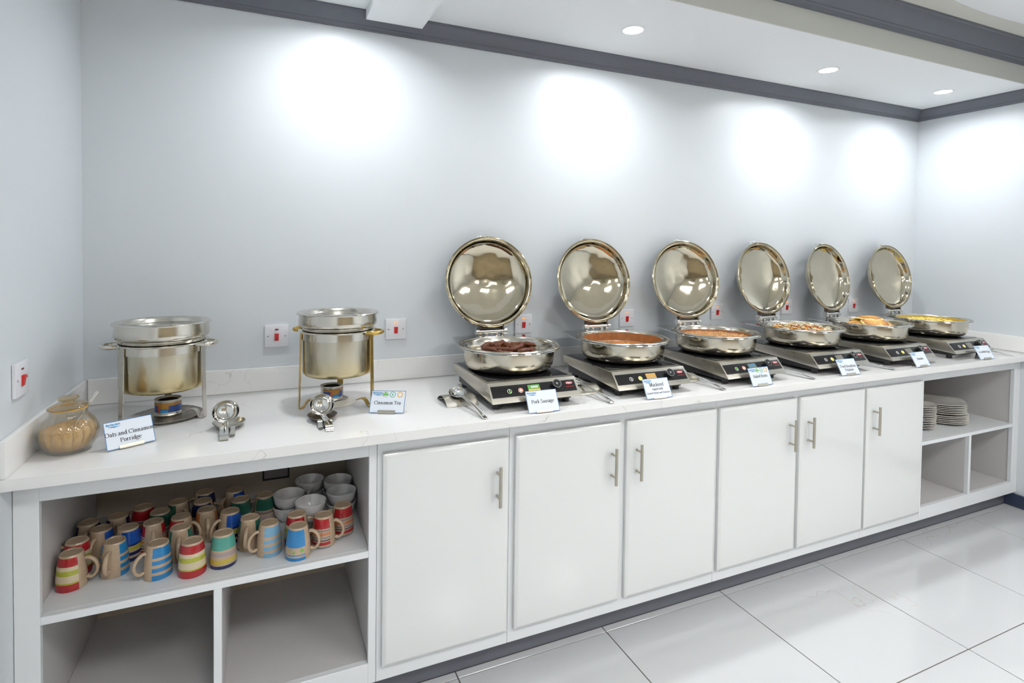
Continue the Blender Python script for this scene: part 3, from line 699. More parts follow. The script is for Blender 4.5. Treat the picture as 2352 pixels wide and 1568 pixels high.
# eggs
t = thing('scrambled_eggs', 'yellow scrambled eggs in the chafing dish by the right wall', 'food'); in_dish(5, t); t['kind'] = 'stuff'
part('egg_base', pool(.058, .1660, .002, 9), 'egg', t, smooth=60)
part('egg_curds', scatter(260, lambda q, c: q.blob(c, (.013, .010, .007), rot3(), jit=.25), .082, .058), 'egg', t, smooth=60)['kind'] = 'stuff'
part('steam_film', wall_film(.060, .0868), 'yellow_film', t)
# pancakes
PM = mat('pancake', (.85, .60, .20), .5); nt = PM.node_tree; b = nt.nodes['Principled BSDF']
tc = nd(nt, 'ShaderNodeTexCoord'); sx = nd(nt, 'ShaderNodeSeparateXYZ'); nt.links.new(tc.outputs['Object'], sx.inputs[0])
ln = nd(nt, 'ShaderNodeVectorMath', operation='LENGTH'); cb = nd(nt, 'ShaderNodeCombineXYZ'); nt.links.new(sx.outputs[0], cb.inputs[0]); nt.links.new(sx.outputs[1], cb.inputs[1]); nt.links.new(cb.outputs[0], ln.inputs[0])
nz = nd(nt, 'ShaderNodeTexNoise'); nz.inputs['Scale'].default_value = 28; nt.links.new(tc.outputs['Object'], nz.inputs['Vector'])
ma = nd(nt, 'ShaderNodeMath', operation='MULTIPLY_ADD'); ma.inputs[1].default_value = .022; nt.links.new(nz.outputs['Fac'], ma.inputs[0]); nt.links.new(ln.outputs['Value'], ma.inputs[2])
cr = nd(nt, 'ShaderNodeValToRGB'); el = cr.color_ramp.elements
el[0].position = .02; el[0].color = (.78, .44, .09, 1); el[1].position = .088; el[1].color = (.92, .72, .28, 1)
for p, c in ((.058, (.60, .26, .04)), (.070, (.30, .09, .012)), (.076, (.92, .70, .24))): e = el.new(p); e.color = (*c, 1)
nt.links.new(ma.outputs[0], cr.inputs[0]); nt.links.new(cr.outputs[0], b.inputs['Base Color'])
def pancake_mb(bend):
    return MB().lathe([(0, 0), (.060, .0005), (.068, .003), (.070, .006), (.067, .0095), (.060, .0110), (.03, .0114), (0, .0115)], 40, closed=False, fn=lambda x, y, z: (x, y, z - bend * (x * x + .5 * y * y)))
PK = [(.080, 196, .078, 13), (.072, 130, .082, 12), (.058, 60, .094, 10), (.012, 60, .112, 5), (.070, 280, .086, 22), (.082, 332, .080, 22), (.062, 232, .092, 18), (.080, 15, .074, 18)]
PL = ['pale folded pancake at the left of the pancake pile', 'pancake lying behind the leftmost one in the pile', 'browned pancake at the back of the pile', 'topmost browned pancake of the pile', 'pancake leaning at the front middle of the pile', 'pale pancake sloping down at the right of the pile', 'dark browned pancake at the front left of the pile', 'pancake tucked low at the back right of the pile']
for k, (pr_, az, pz, tl) in enumerate(PK):
    o = part('pancake', lambda: pancake_mb(4.5 if k % 2 else 3.0), [PM], key=('panc', k % 2), smooth=60)
    o.matrix_world = DISH[4].matrix_basis @ Matrix.Translation((pr_ * math.cos(R(az)), pr_ * math.sin(R(az)), pz)) @ Matrix.Rotation(R(az), 4, 'Z') @ Matrix.Rotation(R(tl), 4, 'Y')
    tag(o, PL[k], 'pancake', 'pancakes in the fifth chafing dish')

# ---------------------------------------------------------------- soup warmers
def soup_warmer(label, x, y, zc, zb, zl, legs, handles, metal, pre):
    t = thing('soup_warmer', label, 'soup warmer', (x, y, H))
    c, b, l = zc - H, zb - H, zl - H
    part('water_pot', MB().lathe([(0, b), (.108, b), (.1155, b + .003), (.1195, b + .008), (.1215, b + .018), (.1215, c - .002), (.1190, c - .002), (.1180, b + .02), (.108, b + .004), (0, b + .004)], 64, closed=False), 'pot', t, smooth=50)
    part('collar', MB().lathe([(.1222, c - .028), (.1250, c - .028), (.1250, c - .004), (.1345, c - .002), (.1355, c), (.1345, c + .002), (.1225, c + .002)], 64), metal if metal == 'steel' else 'steel', t, smooth=40)
    part('soup_insert', MB().lathe([(.1195, c + .002), (.1215, c + .006), (.1235, c + .014), (.1310, c + .018), (.1345, c + .026), (.1345, c + .036), (.1315, l - .008), (.1315, l - .004), (.1285, l - .004), (.1285, c + .03), (.118, c + .01)], 64), 'steel', t, smooth=40)
    ld = part('lid', MB().lathe([(.1395, l - .0035), (.1400, l - .001), (.1380, l + .0015), (.1120, l + .0020), (.1090, l + .0005), (.1020, l - .0120), (.0980, l - .0130), (.0900, l - .0115), (.0860, l - .0125), (.05, l - .0120), (.046, l - .0110), (0, l - .0105), (0, l - .0125), (.05, l - .0140), (.0900, l - .0140), (.0990, l - .0148), (.1100, l - .0018), (.1365, l - .0035)], 72), 'steel', t, smooth=40)
    ang = R(-68); lx, ly = .128 * math.cos(ang), .128 * math.sin(ang)
    fp = part('ladle_notch_flap', MB().box(-.011, .011, -.013, .013, l - .003, l + .0034), 'steel', ld, bev=.001); fp.location = (lx, ly, 0); fp.rotation_euler = (0, 0, ang + math.pi / 2)
    for a in legs:
        ca, sa = math.cos(R(a)), math.sin(R(a)); ro = .1268
        P = [(ro, c - .004), (ro + .001, c - .04), (ro + .005, .04), (ro + .006, .006), (ro + .004, .002), (ro - .002, .0018), (ro - .010, .006), (ro - .017, .018), (ro - .024, .026), (ro - .034, .028), (ro - .052, .022)]
        part('leg', MB().strip([(p * ca, p * sa, z) for p, z in P], (-sa, ca, 0), .021, .003), metal, t, smooth=50)
    for a in handles:
        ca, sa = math.cos(R(a)), math.sin(R(a)); P = []
        for k in range(15):
            u = math.pi * k / 14; w_ = -.034 * math.cos(u); o_ = .124 + .040 * math.sin(u) ** .45
            P.append((o_ * ca - w_ * sa, o_ * sa + w_ * ca, c - .003))
        part('handle', MB().tube(P, .0072, 12), 'brass' if metal == 'brass' else 'steel', t, smooth=60)
    return t
soup_warmer('round steel soup warmer with steel legs in the left corner', .277, -.262, 1.158, 1.008, 1.223, (221, 338, 92), (192, -22), 'steel', 1)
soup_warmer('round steel soup warmer with brass legs and handles', .820, -.305, 1.178, 1.022, 1.240, (187, 325, 80), (145, -36), 'brass', 2)
def fuel_can(label, x, y, z, rz):
    t = thing('fuel_can', label, 'fuel can', (x, y, z), rz, 'chafing fuel cans')
    part('tin', lambda: MB().lathe([(0, .001), (.036, .001), (.0385, 0), (.0395, .002), (.0382, .0045), (.0375, .008), (.0375, .043), (.0382, .0455), (.0395, .048), (.0390, .0505), (.0372, .0505), (.0368, .046), (.0300, .0455), (.0295, .036), (0, .035)], 48, closed=False), 'brushed', t, key='tin', smooth=40)
    part('fuel_well', lambda: MB().lathe([(0, .0365), (.029, .0365), (.0295, .0452), (.0285, .0452), (.028, .038), (0, .0375)], 32, closed=False), 'black', t, key='well')
    def arc(a0, a1, z0, z1, off):
        q = MB(); vs = []; n = max(4, int(abs(a1 - a0) / 3.75))
        for k in range(n + 1):
            a = R(a0 + (a1 - a0) * k / n)
            for r, z in ((.0379 + off, z0), (.0379 + off, z1)): vs.append((r * math.cos(a), r * math.sin(a), z))
        return q.add(vs, [(k * 2, k * 2 + 2, k * 2 + 3, k * 2 + 1) for k in range(n)])
    lb = part('label_band', lambda: arc(-180, 0, .0095, .0415, .0002), 'can_blue', t, key='cl1')
    part('label_gold', lambda: arc(-178, -2, .033, .0412, .0004), 'can_gold', lb, key='cl2')
    part('label_patch', lambda: arc(-140, -92, .022, .033, .0006), 'can_gold', lb, key='cl3')
    part('label_patch', lambda: arc(-140, -130, .010, .0325, .0007), 'can_orange', lb, key='cl4')
    part('label_patch', lambda: arc(-128, -95, .012, .020, .0006), 'logo_blue', lb, key='cl5')
    part('label_line', lambda: arc(-178, -6, .0096, .0112, .0006), 'white_ink', lb, key='cl6')
    return t
hp = MB().lathe([(0, .012), (.045, .012), (.050, .014), (.072, .010), (.094, .008), (.100, .011), (.101, .0095), (.096, .0045), (.090, .0005), (0, .0005)], 64, closed=False, rib=lambda a, z: 1 + (.018 * math.sin(7 * a) if z > .006 else 0))
tag(place(part('fuel_holder', hp, 'dish_steel', smooth=50), (.288, -.262, H + .0002)), 'dark steel burner dish with wavy edge under the left soup warmer', 'burner dish')
fuel_can('blue labelled fuel can under the steel legged soup warmer', .292, -.272, H + .0145, R(12))
hp = MB().lathe([(0, .014), (.040, .014), (.046, .016), (.050, .012), (.066, .006), (.072, .001), (.070, .0005), (0, .0005)], 56, closed=False)
tag(place(part('fuel_holder', hp, 'holder_white', smooth=50), (.812, -.285, H + .0002)), 'cream enamel burner dish under the brass legged soup warmer', 'burner dish')
fuel_can('blue labelled fuel can under the brass legged soup warmer', .800, -.285, H + .0165, R(38))

# ---------------------------------------------------------------- ladles on rests
def spoon_rest(label, x, y, rz, dark):
    t = thing('spoon_rest', label, 'spoon rest', (x, y, H), rz, 'ladle rests')
    q = MB(); n = 40; prof = [(.0, .003), (.55, .0035), (.80, .008), (1.0, .018), (1.02, .0175), (.82, .006), (.57, .0010), (0, .0005)]
    def outline(a):
        r_ = .046
        u = math.cos(a + math.pi / 2)  # toward -y
        return r_ * (1 + .45 * max(0, u) ** 6)
    q.lathe([(p * 1, z) for p, z in prof], n, closed=False, fn=None, rib=lambda a, z: outline(a))
    part('dish', q, 'dark_steel' if dark else 'steel', t, smooth=60)
    P = [(0, -.060, .014), (0, -.070, .021), (0, -.080, .021), (0, -.088, .013), (0, -.094, .003), (0, -.104, .0025), (0, -.112, .010)]
    q = MB()
    for s in (-1, 1): q.strip([(s * .0145, y_, z_) for _, y_, z_ in P], (1, 0, 0), .013, .0016)
    q.strip([(0, y_, z_) for _, y_, z_ in P[4:6]], (1, 0, 0), .042, .0016)
    part('notched_lip', q, 'chrome', t, smooth=50)
    return t
def ladle(label, x, y, rz, tx):
    t = thing('ladle', label, 'ladle', (x, y, H), rz, 'soup ladles')
    ax = Vector((0, -.72, .69)).normalized(); ux = Vector((1, 0, 0)); uy = ax.cross(ux).normalized(); C = Vector((0, .002, .052))
    q = MB(); pr = []
    for k in range(11): a = R(9 * k); pr.append((.0365 * math.sin(a), -.032 * math.cos(a)))
    pr += [(.0385, .0008), (.0385, .002), (.0362, .002)] + [((.0350) * math.sin(R(9 * k)), -.0305 * math.cos(R(9 * k))) for k in range(9, -1, -1)]
    q.lathe(pr, 48, closed=False, fn=lambda a, b, c: tuple(C + ux * a + uy * b + ax * c)); part('bowl', q, 'chrome', t, smooth=60)
    S0 = C - uy * .037 if (C - uy * .037).z < (C + uy * .037).z else C + uy * .037
    P = [S0 + Vector((0, .004, .001)), S0 + Vector((tx * .2, -.014, -.001)), S0 + Vector((tx * .6, -.045, -.004)), S0 + Vector((tx, -.078, -.008)), S0 + Vector((tx, -.088, -.009)), S0 + Vector((tx, -.094, -.014)), S0 + Vector((tx, -.097, -.030))]
    q = MB().strip(P, (1, 0, 0), [.018, .017, .019, .022, .023, .023, .022], .0024)
    q.tube(P[:4], .0022, 6); h = part('handle', q, 'chrome', t, smooth=50)
    return t
spoon_rest('steel spoon rest beside the left soup warmer', .478, -.445, R(0), False)
ladle('steel soup ladle resting beside the left soup warmer', .470, -.462, R(0), .002)
spoon_rest('dark bowled spoon rest before the brass legged soup warmer', .752, -.472, R(0), True)
ladle('steel soup ladle resting before the brass legged soup warmer', .749, -.488, R(0), .012)

# ---------------------------------------------------------------- serving spoons
def spoon(label, bowl, tip, zb, roll=0.0):
    B, T = Vector((*bowl, H + zb)), Vector((*tip, H + .0035)); d = (T - B); L = d.length
    rz = math.atan2(d.y, d.x)
    t = thing('serving_spoon', label, 'spoon', (T.x, T.y, H), 0, 'serving spoons')
    off = Vector((T.x, T.y, H)); dn = d.normalized(); sd = Vector((-dn.y, dn.x, 0)).normalized(); un = dn.cross(sd) * -1
    if un.z < 0: un = -un
    sd2 = (sd * math.cos(roll) + un * math.sin(roll)); un2 = (un * math.cos(roll) - sd * math.sin(roll))
    q = MB(); pr = []
    for k in range(9): a = R(11.25 * k); pr.append((math.sin(a), -.45 * math.cos(a)))
    pr += [(1.03, .01), (1.02, .03), (.98, .02)] + [(.955 * math.sin(R(11.25 * k)), -.42 * math.cos(R(11.25 * k))) for k in range(7, -1, -1)]
    q.lathe(pr, 36, closed=False, fn=lambda a, b, c: tuple(B - off + dn * a * .040 + sd2 * b * .028 + un2 * c * .028))
    part('bowl', q, 'chrome', t, smooth=60)
    n = 10; P = []; W = []
    for k in range(n + 1):
        u = k / n; p = B + dn * .036 + (T - B - dn * .036) * u + un * .006 * math.sin(math.pi * u) - off; P.append(p); W.append(.009 + .010 * max(0, (u - .55) / .45) ** 1.5)
    q = MB().strip(P, sd, W, .0016)
    for s in (-1, 1): q.tube([p + sd * s * w_ * .48 + un * .001 for p, w_ in zip(P, W)], .0017, 6)
    h = part('handle', q, 'chrome', t, smooth=50)
    e = P[-2]; q = MB(); vs = []
    for k in range(14): a = 2 * math.pi * k / 14; vs.append(e + dn * .0045 * math.cos(a) + sd * .0032 * math.sin(a) + un * .0012)
    q.add(vs, [tuple(range(14))]); part('hanging_hole', q, 'quartz', h, smooth=0)
    return t
def arch_rest(label, x0, x1, y0, y1, rz=0):
    t = MB(); n = 10; vs = []; fs = []; cx, cy = (x0 + x1) / 2, (y0 + y1) / 2
    for k in range(n + 1):
        u = k / n; yy = y0 + (y1 - y0) * u - cy; zz = .0015 + .026 * math.sin(math.pi * u) ** .8
        vs += [(x0 - cx, yy, zz), (x1 - cx, yy, zz), (x1 - cx, yy, zz - .0012), (x0 - cx, yy, zz - .0012)]
    for k in range(n):
        for a in range(4): b = (a + 1) % 4; fs.append((k * 4 + a, k * 4 + b, k * 4 + 4 + b, k * 4 + 4 + a))
    fs += [(0, 1, 2, 3), tuple(n * 4 + a for a in (3, 2, 1, 0))]
    t.add(vs, fs); o = part('spoon_rest', t, 'brushed', smooth=50)
    return tag(place(o, (cx, cy, H + .0003), rz), label, 'spoon rest', 'arched spoon rests')
arch_rest('arched steel spoon rest left of the sausage cooker', 1.168, 1.286, -.498, -.370)
arch_rest('arched steel spoon rest between the sausage and mackerel cookers', 1.650, 1.800, -.520, -.400)
spoon('steel serving spoon left of the sausage cooker, bowl on its rest', (1.221, -.445), (1.248, -.667), .040, R(12))
spoon('steel serving spoon between the sausage and mackerel cookers', (1.716, -.44), (1.747, -.664), .040)
SPL = ['between the mackerel and baked beans cookers', 'between the baked beans and potato cookers', 'between the potato and pancake cookers', 'right of the scrambled egg cooker by the end wall']
arch_rest('arched steel spoon rest between the mackerel and bean cookers', 2.180, 2.310, -.500, -.390)
for k, (b_, t_) in enumerate((((2.250, -.43), (2.286, -.666)), ((2.775, -.43), (2.812, -.664)), ((3.330, -.43), (3.366, -.664)), ((4.370, -.45), (4.392, -.672)))):
    spoon('steel serving spoon ' + SPL[k], b_, t_, .040 if k == 0 else .0135)

# ---------------------------------------------------------------- name cards
def E_(cx, cy, rx, ry, a0=0, a1=360, n=16): return [(cx + rx * math.cos(R(a0 + (a1 - a0) * k / n)), cy + ry * math.sin(R(a0 + (a1 - a0) * k / n))) for k in range(n + 1)]
def sf(x, y, w=.13): return [(x - w, y), (x + w, y)]
def cat(P, n=4):
    o = []
    for i in range(len(P) - 1):
        p0, p1, p2, p3 = P[max(i - 1, 0)], P[i], P[i + 1], P[min(i + 2, len(P) - 1)]
        for k in range(n):
            t = k / n; o.append(tuple(.5 * (2 * p1[j] + (p2[j] - p0[j]) * t + (2 * p0[j] - 5 * p1[j] + 4 * p2[j] - p3[j]) * t * t + (3 * p1[j] - p0[j] - 3 * p2[j] + p3[j]) * t ** 3) for j in (0, 1)))
    return o + [P[-1]]
XH = .66
hump = lambda a, b: [cat([(a, .45), (a + .10, .64), (b - .05, .62), (b, .44)]), [(b, .46), (b, 0)], sf(b, .02, .1)]
GL = {
 'O': (.9, [E_(.45, .5, .38, .48)]), 'C': (.85, [E_(.45, .5, .38, .48, 45, 315), [(.76, .70), (.76, .95)]]),
 'P': (.75, [[(.2, 0), (.2, 1)], sf(.2, .02), sf(.15, .98, .1), [(.2, .98), (.42, .98)], E_(.42, .73, .24, .25, 90, -90), [(.42, .48), (.2, .48)]]),
 'T': (.8, [[(.4, 0), (.4, 1)], sf(.4, .02), [(.04, .97), (.76, .97)], [(.06, .97), (.06, .76)], [(.74, .97), (.74, .76)]]),
 'S': (.68, [cat([(.56, .82), (.44, .98), (.24, .95), (.14, .77), (.28, .60), (.48, .47), (.57, .25), (.44, .03), (.22, .03), (.10, .2)])]),
 'M': (1.1, [[(.16, 0), (.16, 1)], [(.16, 1), (.52, .04)], [(.52, .04), (.88, 1)], [(.90, 1), (.90, 0)], sf(.16, .02), sf(.90, .02), sf(.14, .98, .09), sf(.92, .98, .09)]),
 'B': (.8, [[(.2, 0), (.2, 1)], sf(.15, .02, .1), sf(.15, .98, .1), [(.2, .98), (.4, .98)], E_(.4, .755, .21, .225, 90, -90), [(.2, .53), (.43, .53)], E_(.43, .275, .25, .255, 90, -90), [(.2, .02), (.43, .02)]]),
 'F': (.72, [[(.2, 0), (.2, 1)], sf(.2, .02), [(.1, .98), (.66, .98)], [(.65, .98), (.65, .77)], [(.2, .52), (.5, .52)]]),
 'E': (.75, [[(.2, 0), (.2, 1)], [(.1, .02), (.68, .02)], [(.1, .98), (.66, .98)], [(.65, .98), (.65, .77)], [(.2, .52), (.5, .52)], [(.67, .02), (.67, .25)]]),
 'a': (.58, [[(.42, .06), (.42, .48)], cat([(.12, .52), (.22, .65), (.36, .63), (.42, .48)]), cat([(.42, .38), (.20, .31), (.11, .15), (.22, .02), (.42, .14)]), [(.42, .05), (.56, .02)]]),
 'b': (.62, [[(.16, 0), (.16, 1.04)], E_(.35, .33, .20, .32), sf(.1, 1.02, .08)]), 'c': (.54, [E_(.31, .33, .22, .32, 45, 315)]),
 'd': (.64, [[(.48, 0), (.48, 1.04)], E_(.29, .33, .20, .32), sf(.42, 1.02, .08), sf(.54, .02, .07)]), 'e': (.56, [E_(.30, .33, .22, .32, 5, 315), [(.1, .38), (.5, .38)]]),
 'f': (.40, [[(.18, 0), (.18, .82)], cat([(.18, .8), (.25, 1.02), (.42, .98)]), [(.04, .64), (.38, .64)], sf(.18, .02)]),
 'g': (.58, [E_(.26, .44, .18, .21), E_(.27, -.13, .22, .15), cat([(.15, .24), (.12, .10), (.3, .04)]), [(.4, .6), (.54, .64)]]),
 'h': (.66, [[(.16, 0), (.16, 1.04)], sf(.16, .02, .1), sf(.1, 1.02, .08)] + hump(.16, .48)),
 'i': (.34, [[(.17, 0), (.17, .64)], sf(.17, .02), sf(.12, .64, .08), [(.17, .84), (.17, .99)]]),
 'k': (.64, [[(.16, 0), (.16, 1.04)], sf(.16, .02, .1), sf(.1, 1.02, .08), [(.52, .64), (.18, .30)], [(.24, .38), (.52, .02)], sf(.54, .02, .1), sf(.5, .64, .1)]),
 'l': (.34, [[(.17, 0), (.17, 1.04)], sf(.17, .02), sf(.11, 1.02, .08)]),
 'm': (.98, [[(.16, 0), (.16, .66)], sf(.16, .02, .1), sf(.1, .64, .08)] + hump(.16, .47) + hump(.47, .80)),
 'n': (.66, [[(.16, 0), (.16, .66)], sf(.16, .02, .1), sf(.1, .64, .08)] + hump(.16, .48)), 'o': (.60, [E_(.30, .33, .23, .32)]),
 'p': (.62, [[(.16, -.3), (.16, .66)], E_(.35, .33, .20, .32), sf(.16, -.28, .11), sf(.1, .64, .08)]),
 'r': (.48, [[(.16, 0), (.16, .66)], sf(.16, .02, .11), sf(.1, .64, .08), cat([(.18, .46), (.28, .64), (.42, .60)])]),
 's': (.46, [cat([(.38, .54), (.28, .65), (.14, .60), (.14, .44), (.34, .28), (.37, .12), (.24, .01), (.08, .12)])]),
 't': (.40, [[(.18, .08), (.18, .88)], cat([(.18, .1), (.25, .0), (.38, .08)]), [(.04, .64), (.36, .64)]]),
 'u': (.66, [[(.14, .65), (.14, .2)], cat([(.14, .22), (.2, .03), (.35, .03), (.47, .2)]), [(.48, 0), (.48, .65)], sf(.1, .64, .08), sf(.43, .64, .08), sf(.53, .02, .07)]),
 'w': (.90, [[(.08, .64), (.26, .02)], [(.26, .02), (.44, .60)], [(.44, .60), (.62, .02)], [(.62, .02), (.80, .64)], sf(.08, .64, .1), sf(.80, .64, .1)]), ' ': (.32, []),
}
def serif(s, size, x, y, plane, mb, tk=.155, tn=.055):
    W = sum(GL[c][0] for c in s) * size; ox = x - W / 2
    for c in s:
        w_, st = GL[c]
        for P in st:
            vs = []; n = len(P)
            for i, p in enumerate(P):
                a, b = P[max(i - 1, 0)], P[min(i + 1, n - 1)]; dx, dy = b[0] - a[0], b[1] - a[1]; l = math.hypot(dx, dy) or 1
                nx, ny = -dy / l, dx / l; h_ = (tn + (tk - tn) * abs(dy / l) ** 1.3) / 2
                for sg in (-1, 1): vs.append(plane(ox + (p[0] + nx * sg * h_) * size, y + (p[1] + ny * sg * h_) * size))
            mb.add(vs, [(2 * i, 2 * i + 2, 2 * i + 3, 2 * i + 1) for i in range(n - 1)])
        ox += w_ * size
BG = text_mesh('BayGardens', .0070, .3, .0003)
CW, CHH = .118, .077
def name_card(label, A, B, lean, lines, icons=False):
    ax, ay = A; bx_, by = B; cx, cy = (ax + bx_) / 2, (ay + by) / 2; ang = math.atan2(by - ay, bx_ - ax)
    t = thing('name_card', label, 'name card', (cx, cy, H), ang, 'dish name cards on the worktop')
    cl, sl = math.cos(lean), math.sin(lean)
    def pl(off): return lambda a, b: (a, b * sl - off * cl, .0035 + b * cl + off * sl)
    def quad(mb, a0, a1, b0, b1, off):
        P = pl(off); mb.add([P(a0, b0), P(a1, b0), P(a1, b1), P(a0, b1)], [(0, 1, 2, 3)])
    def board():
        P0, P1 = pl(0), pl(-.0018); c = [(-CW / 2, 0), (CW / 2, 0), (CW / 2, CHH), (-CW / 2, CHH)]
        return MB().add([P0(*q) for q in c] + [P1(*q) for q in c], [(0, 1, 2, 3), (7, 6, 5, 4), (0, 4, 5, 1), (1, 5, 6, 2), (2, 6, 7, 3), (3, 7, 4, 0)])
    cd = part('card', board(), 'card', t, smooth=0)
    q = MB(); e = .0016
    for r_ in ((-CW / 2, CW / 2, 0, e), (-CW / 2, CW / 2, CHH - e, CHH), (-CW / 2, -CW / 2 + e, e, CHH - e), (CW / 2 - e, CW / 2, e, CHH - e)): quad(q, *r_, .0002)
    part('border', q, 'blue', cd, smooth=0)
    q = MB()
    for (s, size, x, y) in lines: serif(s, size, x, y, pl(.0004), q)
    part('lettering', q, 'ink', cd, smooth=0)
    P = pl(.0004); vs, fs = BG; q = MB().add([P(v.x - CW / 2 + .005, CHH - .0105 + v.y) for v in vs], fs)
    for (x0, x1, y_, am, th) in ((.008, .036, -.0135, .0012, .0011), (.013, .043, -.0150, .0010, .0008)):
        w_ = []; n = 12
        for k in range(n + 1):
            u = k / n; yy = CHH + y_ - .0018 * math.sin(u * math.pi) + am * u
            for sg in (-1, 1): w_.append(P(-CW / 2 + x0 + (x1 - x0) * u, yy + sg * th * math.sin(math.pi * min(1, u + .03))))
        q.add(w_, [(2 * k, 2 * k + 2, 2 * k + 3, 2 * k + 1) for k in range(n)])
    part('logo', q, 'logo_blue', cd, smooth=0)
    if icons:
        def ringm(mb, x, y, r0, r1, off):
            Pq = pl(off); vs = []
            for k in range(24): a = 2 * math.pi * k / 24; vs += [Pq(x + r0 * math.cos(a), y + r0 * math.sin(a)), Pq(x + r1 * math.cos(a), y + r1 * math.sin(a))]
            mb.add(vs, [(2 * k, 2 * k + 1, (2 * k + 3) % 48, (2 * k + 2) % 48) for k in range(24)])
        q = MB(); ringm(q, -.010, CHH - .0135, .0088, .0096, .0004); quad(q, -.0195, -.0005, CHH - .0168, CHH - .0108, .0004)
        Pq = pl(.0004); q.add([Pq(-.010 + u, CHH - .0102 + v) for u, v in ((0, 0), (.004, .002), (.005, .0055), (.001, .004), (-.003, .0045), (-.0042, .002))], [(0, 1, 2, 3, 4, 5)])
        part('icon', q, 'icon_green', cd, smooth=0)
        q = MB(); ringm(q, .0145, CHH - .0135, .0084, .0102, .0004); q.add([Pq(.0145 + u, CHH - .0135 + v) for u, v in ((0, -.004), (.0042, .003), (.0008, .001), (-.0035, .0030), (-.0028, -.0005))], [(0, 1, 2, 3, 4)])
        part('icon', q, 'icon_dgreen', cd, smooth=0)
        q = MB(); ringm(q, .040, CHH - .0135, .0070, .0100, .0004); part('icon', q, 'icon_orange', cd, smooth=0)
    def holder():
        q = MB(); P0, P1 = pl(.0008), pl(.0022); P2 = pl(-.0035)
        c = [(-.03, .0), (.03, .0), (.03, .0085), (-.03, .0085)]
        q.add([P0(*k) for k in c] + [P1(*k) for k in c], [(0, 1, 2, 3), (7, 6, 5, 4), (0, 4, 5, 1), (1, 5, 6, 2), (2, 6, 7, 3), (3, 7, 4, 0)])
        q.strip([P1(0, .0005), P0(0, -.0018), P2(0, -.0018), P2(0, .040)], (1, 0, 0), .056, .0010)
        top = Vector(P2(0, .040)); q.strip([top, (0, top.y + .026, .0008)], (1, 0, 0), .05, .0010)
        return q
    part('holder', holder(), 'brushed', t, smooth=0)
    return t
name_card('name card reading Oats and Cinnamon Porridge', (.192, -.569), (.293, -.516), .48, [('Oats and Cinnamon', .0116, 0, .036), ('Porridge', .0116, 0, .017)])
name_card('name card reading Cinnamon Tea', (.902, -.464), (1.010, -.513), .56, [('Cinnamon Tea', .0120, 0, .029)], True)
name_card('name card reading Pork Sausage', (1.406, -.672), (1.521, -.676), .52, [('Pork Sausage', .0125, 0, .032)])
name_card('name card reading Mackerel topped with onions and tomatoes', (1.897, -.672), (2.016, -.674), .49, [('Mackerel', .0135, 0, .046), ('topped with', .0082, 0, .032), ('Sauteed Onions and Tomatoes', .0069, 0, .018)])
name_card('name card reading Baked Beans', (2.437, -.670), (2.557, -.666), .42, [('Baked Beans', .0125, 0, .034)], True)
name_card('name card reading Fried Breakfast Potatoes', (2.995, -.664), (3.110, -.670), .52, [('Fried Breakfast', .0125, 0, .036), ('Potatoes', .0125, 0, .019)])
name_card('name card reading Pancakes', (3.525, -.674), (3.645, -.670), .52, [('Pancakes', .0112, 0, .036)])
name_card('name card reading Scrambled Eggs', (4.080, -.670), (4.195, -.678), .51, [('Scrambled Eggs', .0112, 0, .036)])

# ---------------------------------------------------------------- sugar jar
JX, JY = .092, -.512
t = thing('sugar_jar', 'ribbed clear glass sugar jar with knobbed lid in the left corner', 'jar', (JX, JY, H + .0004))
ribf = lambda a, z: 1 - .055 * (1 - abs(math.sin(8 * a)) ** .5) * (1 if .006 < z < .090 else .35 if z < .1 else 0)
outer = [(0, 0), (.040, 0), (.050, .006), (.064, .028), (.069, .048), (.066, .068), (.056, .086), (.046, .097), (.0425, .103), (.043, .112), (.0455, .117)]
inner = [(.0425, .117), (.0400, .111), (.0395, .103), (.0430, .095), (.0525, .0845), (.0625, .067), (.0655, .048), (.0605, .029), (.047, .009), (.038, .005), (0, .005)]
part('jar_body', MB().lathe(outer + inner, 192, closed=False, rib=ribf), 'glass', t, smooth=60)
jl = MB(); jl.lathe([(.000, .1215), (.030, .1195), (.0465, .1190), (.048, .1210), (.046, .1235), (.032, .1300), (.014, .1335), (.0125, .1365), (.0235, .1410), (.0245, .1445), (.020, .1490), (.008, .1515), (0, .1520)], 64, closed=False)
jl.v = [(p[0], p[1] * .998, p[2] + .10 * p[0] * .55 - .004 + .004) for p in jl.v]
lid = part('lid', jl, 'amber_glass', t, smooth=60)
part('gasket', MB().lathe([(.0395, .1150), (.0395, .1188), (.0420, .1188), (.0425, .1172), (.0420, .1150)], 64), 'gasket', t, smooth=60)
sg = MB(); sg.lathe([(0, .0062), (.036, .0065), (.0455, .0100), (.0588, .0290), (.0640, .0470), (.0622, .0600), (.0590, .0640), (.045, .0670), (.025, .0650), (0, .0610)], 192, closed=False, rib=lambda a, z: .985 - .055 * (1 - abs(math.sin(8 * a)) ** .5) * (1 if .008 < z < .062 else 0), fn=lambda x, y, z: (x, y, z + (.05 * x + .06 * y + .0015 * math.sin(90 * x) * math.sin(80 * y) if z > .0601 else 0)))
tag(place(part('brown_sugar', sg, 'sugar', smooth=60), (JX, JY, H + .0006)), 'light brown sugar filling the ribbed glass jar', 'sugar', kind='stuff')
ts = MB(); P = [Vector((.012, .008, .062)), Vector((.030, .018, .098)), Vector((.0395, .024, .1175)), Vector((.050, .031, .136)), Vector((.057, .036, .148))]
ts.tube(P, [.0018, .0018, .0020, .0028, .0036], 8, flat=(1, .5)); ts.blob(P[0] - Vector((.004, .003, .008)), (.009, .006, .012), sub=2)
tag(place(part('teaspoon', ts, 'chrome', smooth=60), (JX, JY, H + .0004)), 'small steel teaspoon sticking out of the sugar jar', 'spoon')

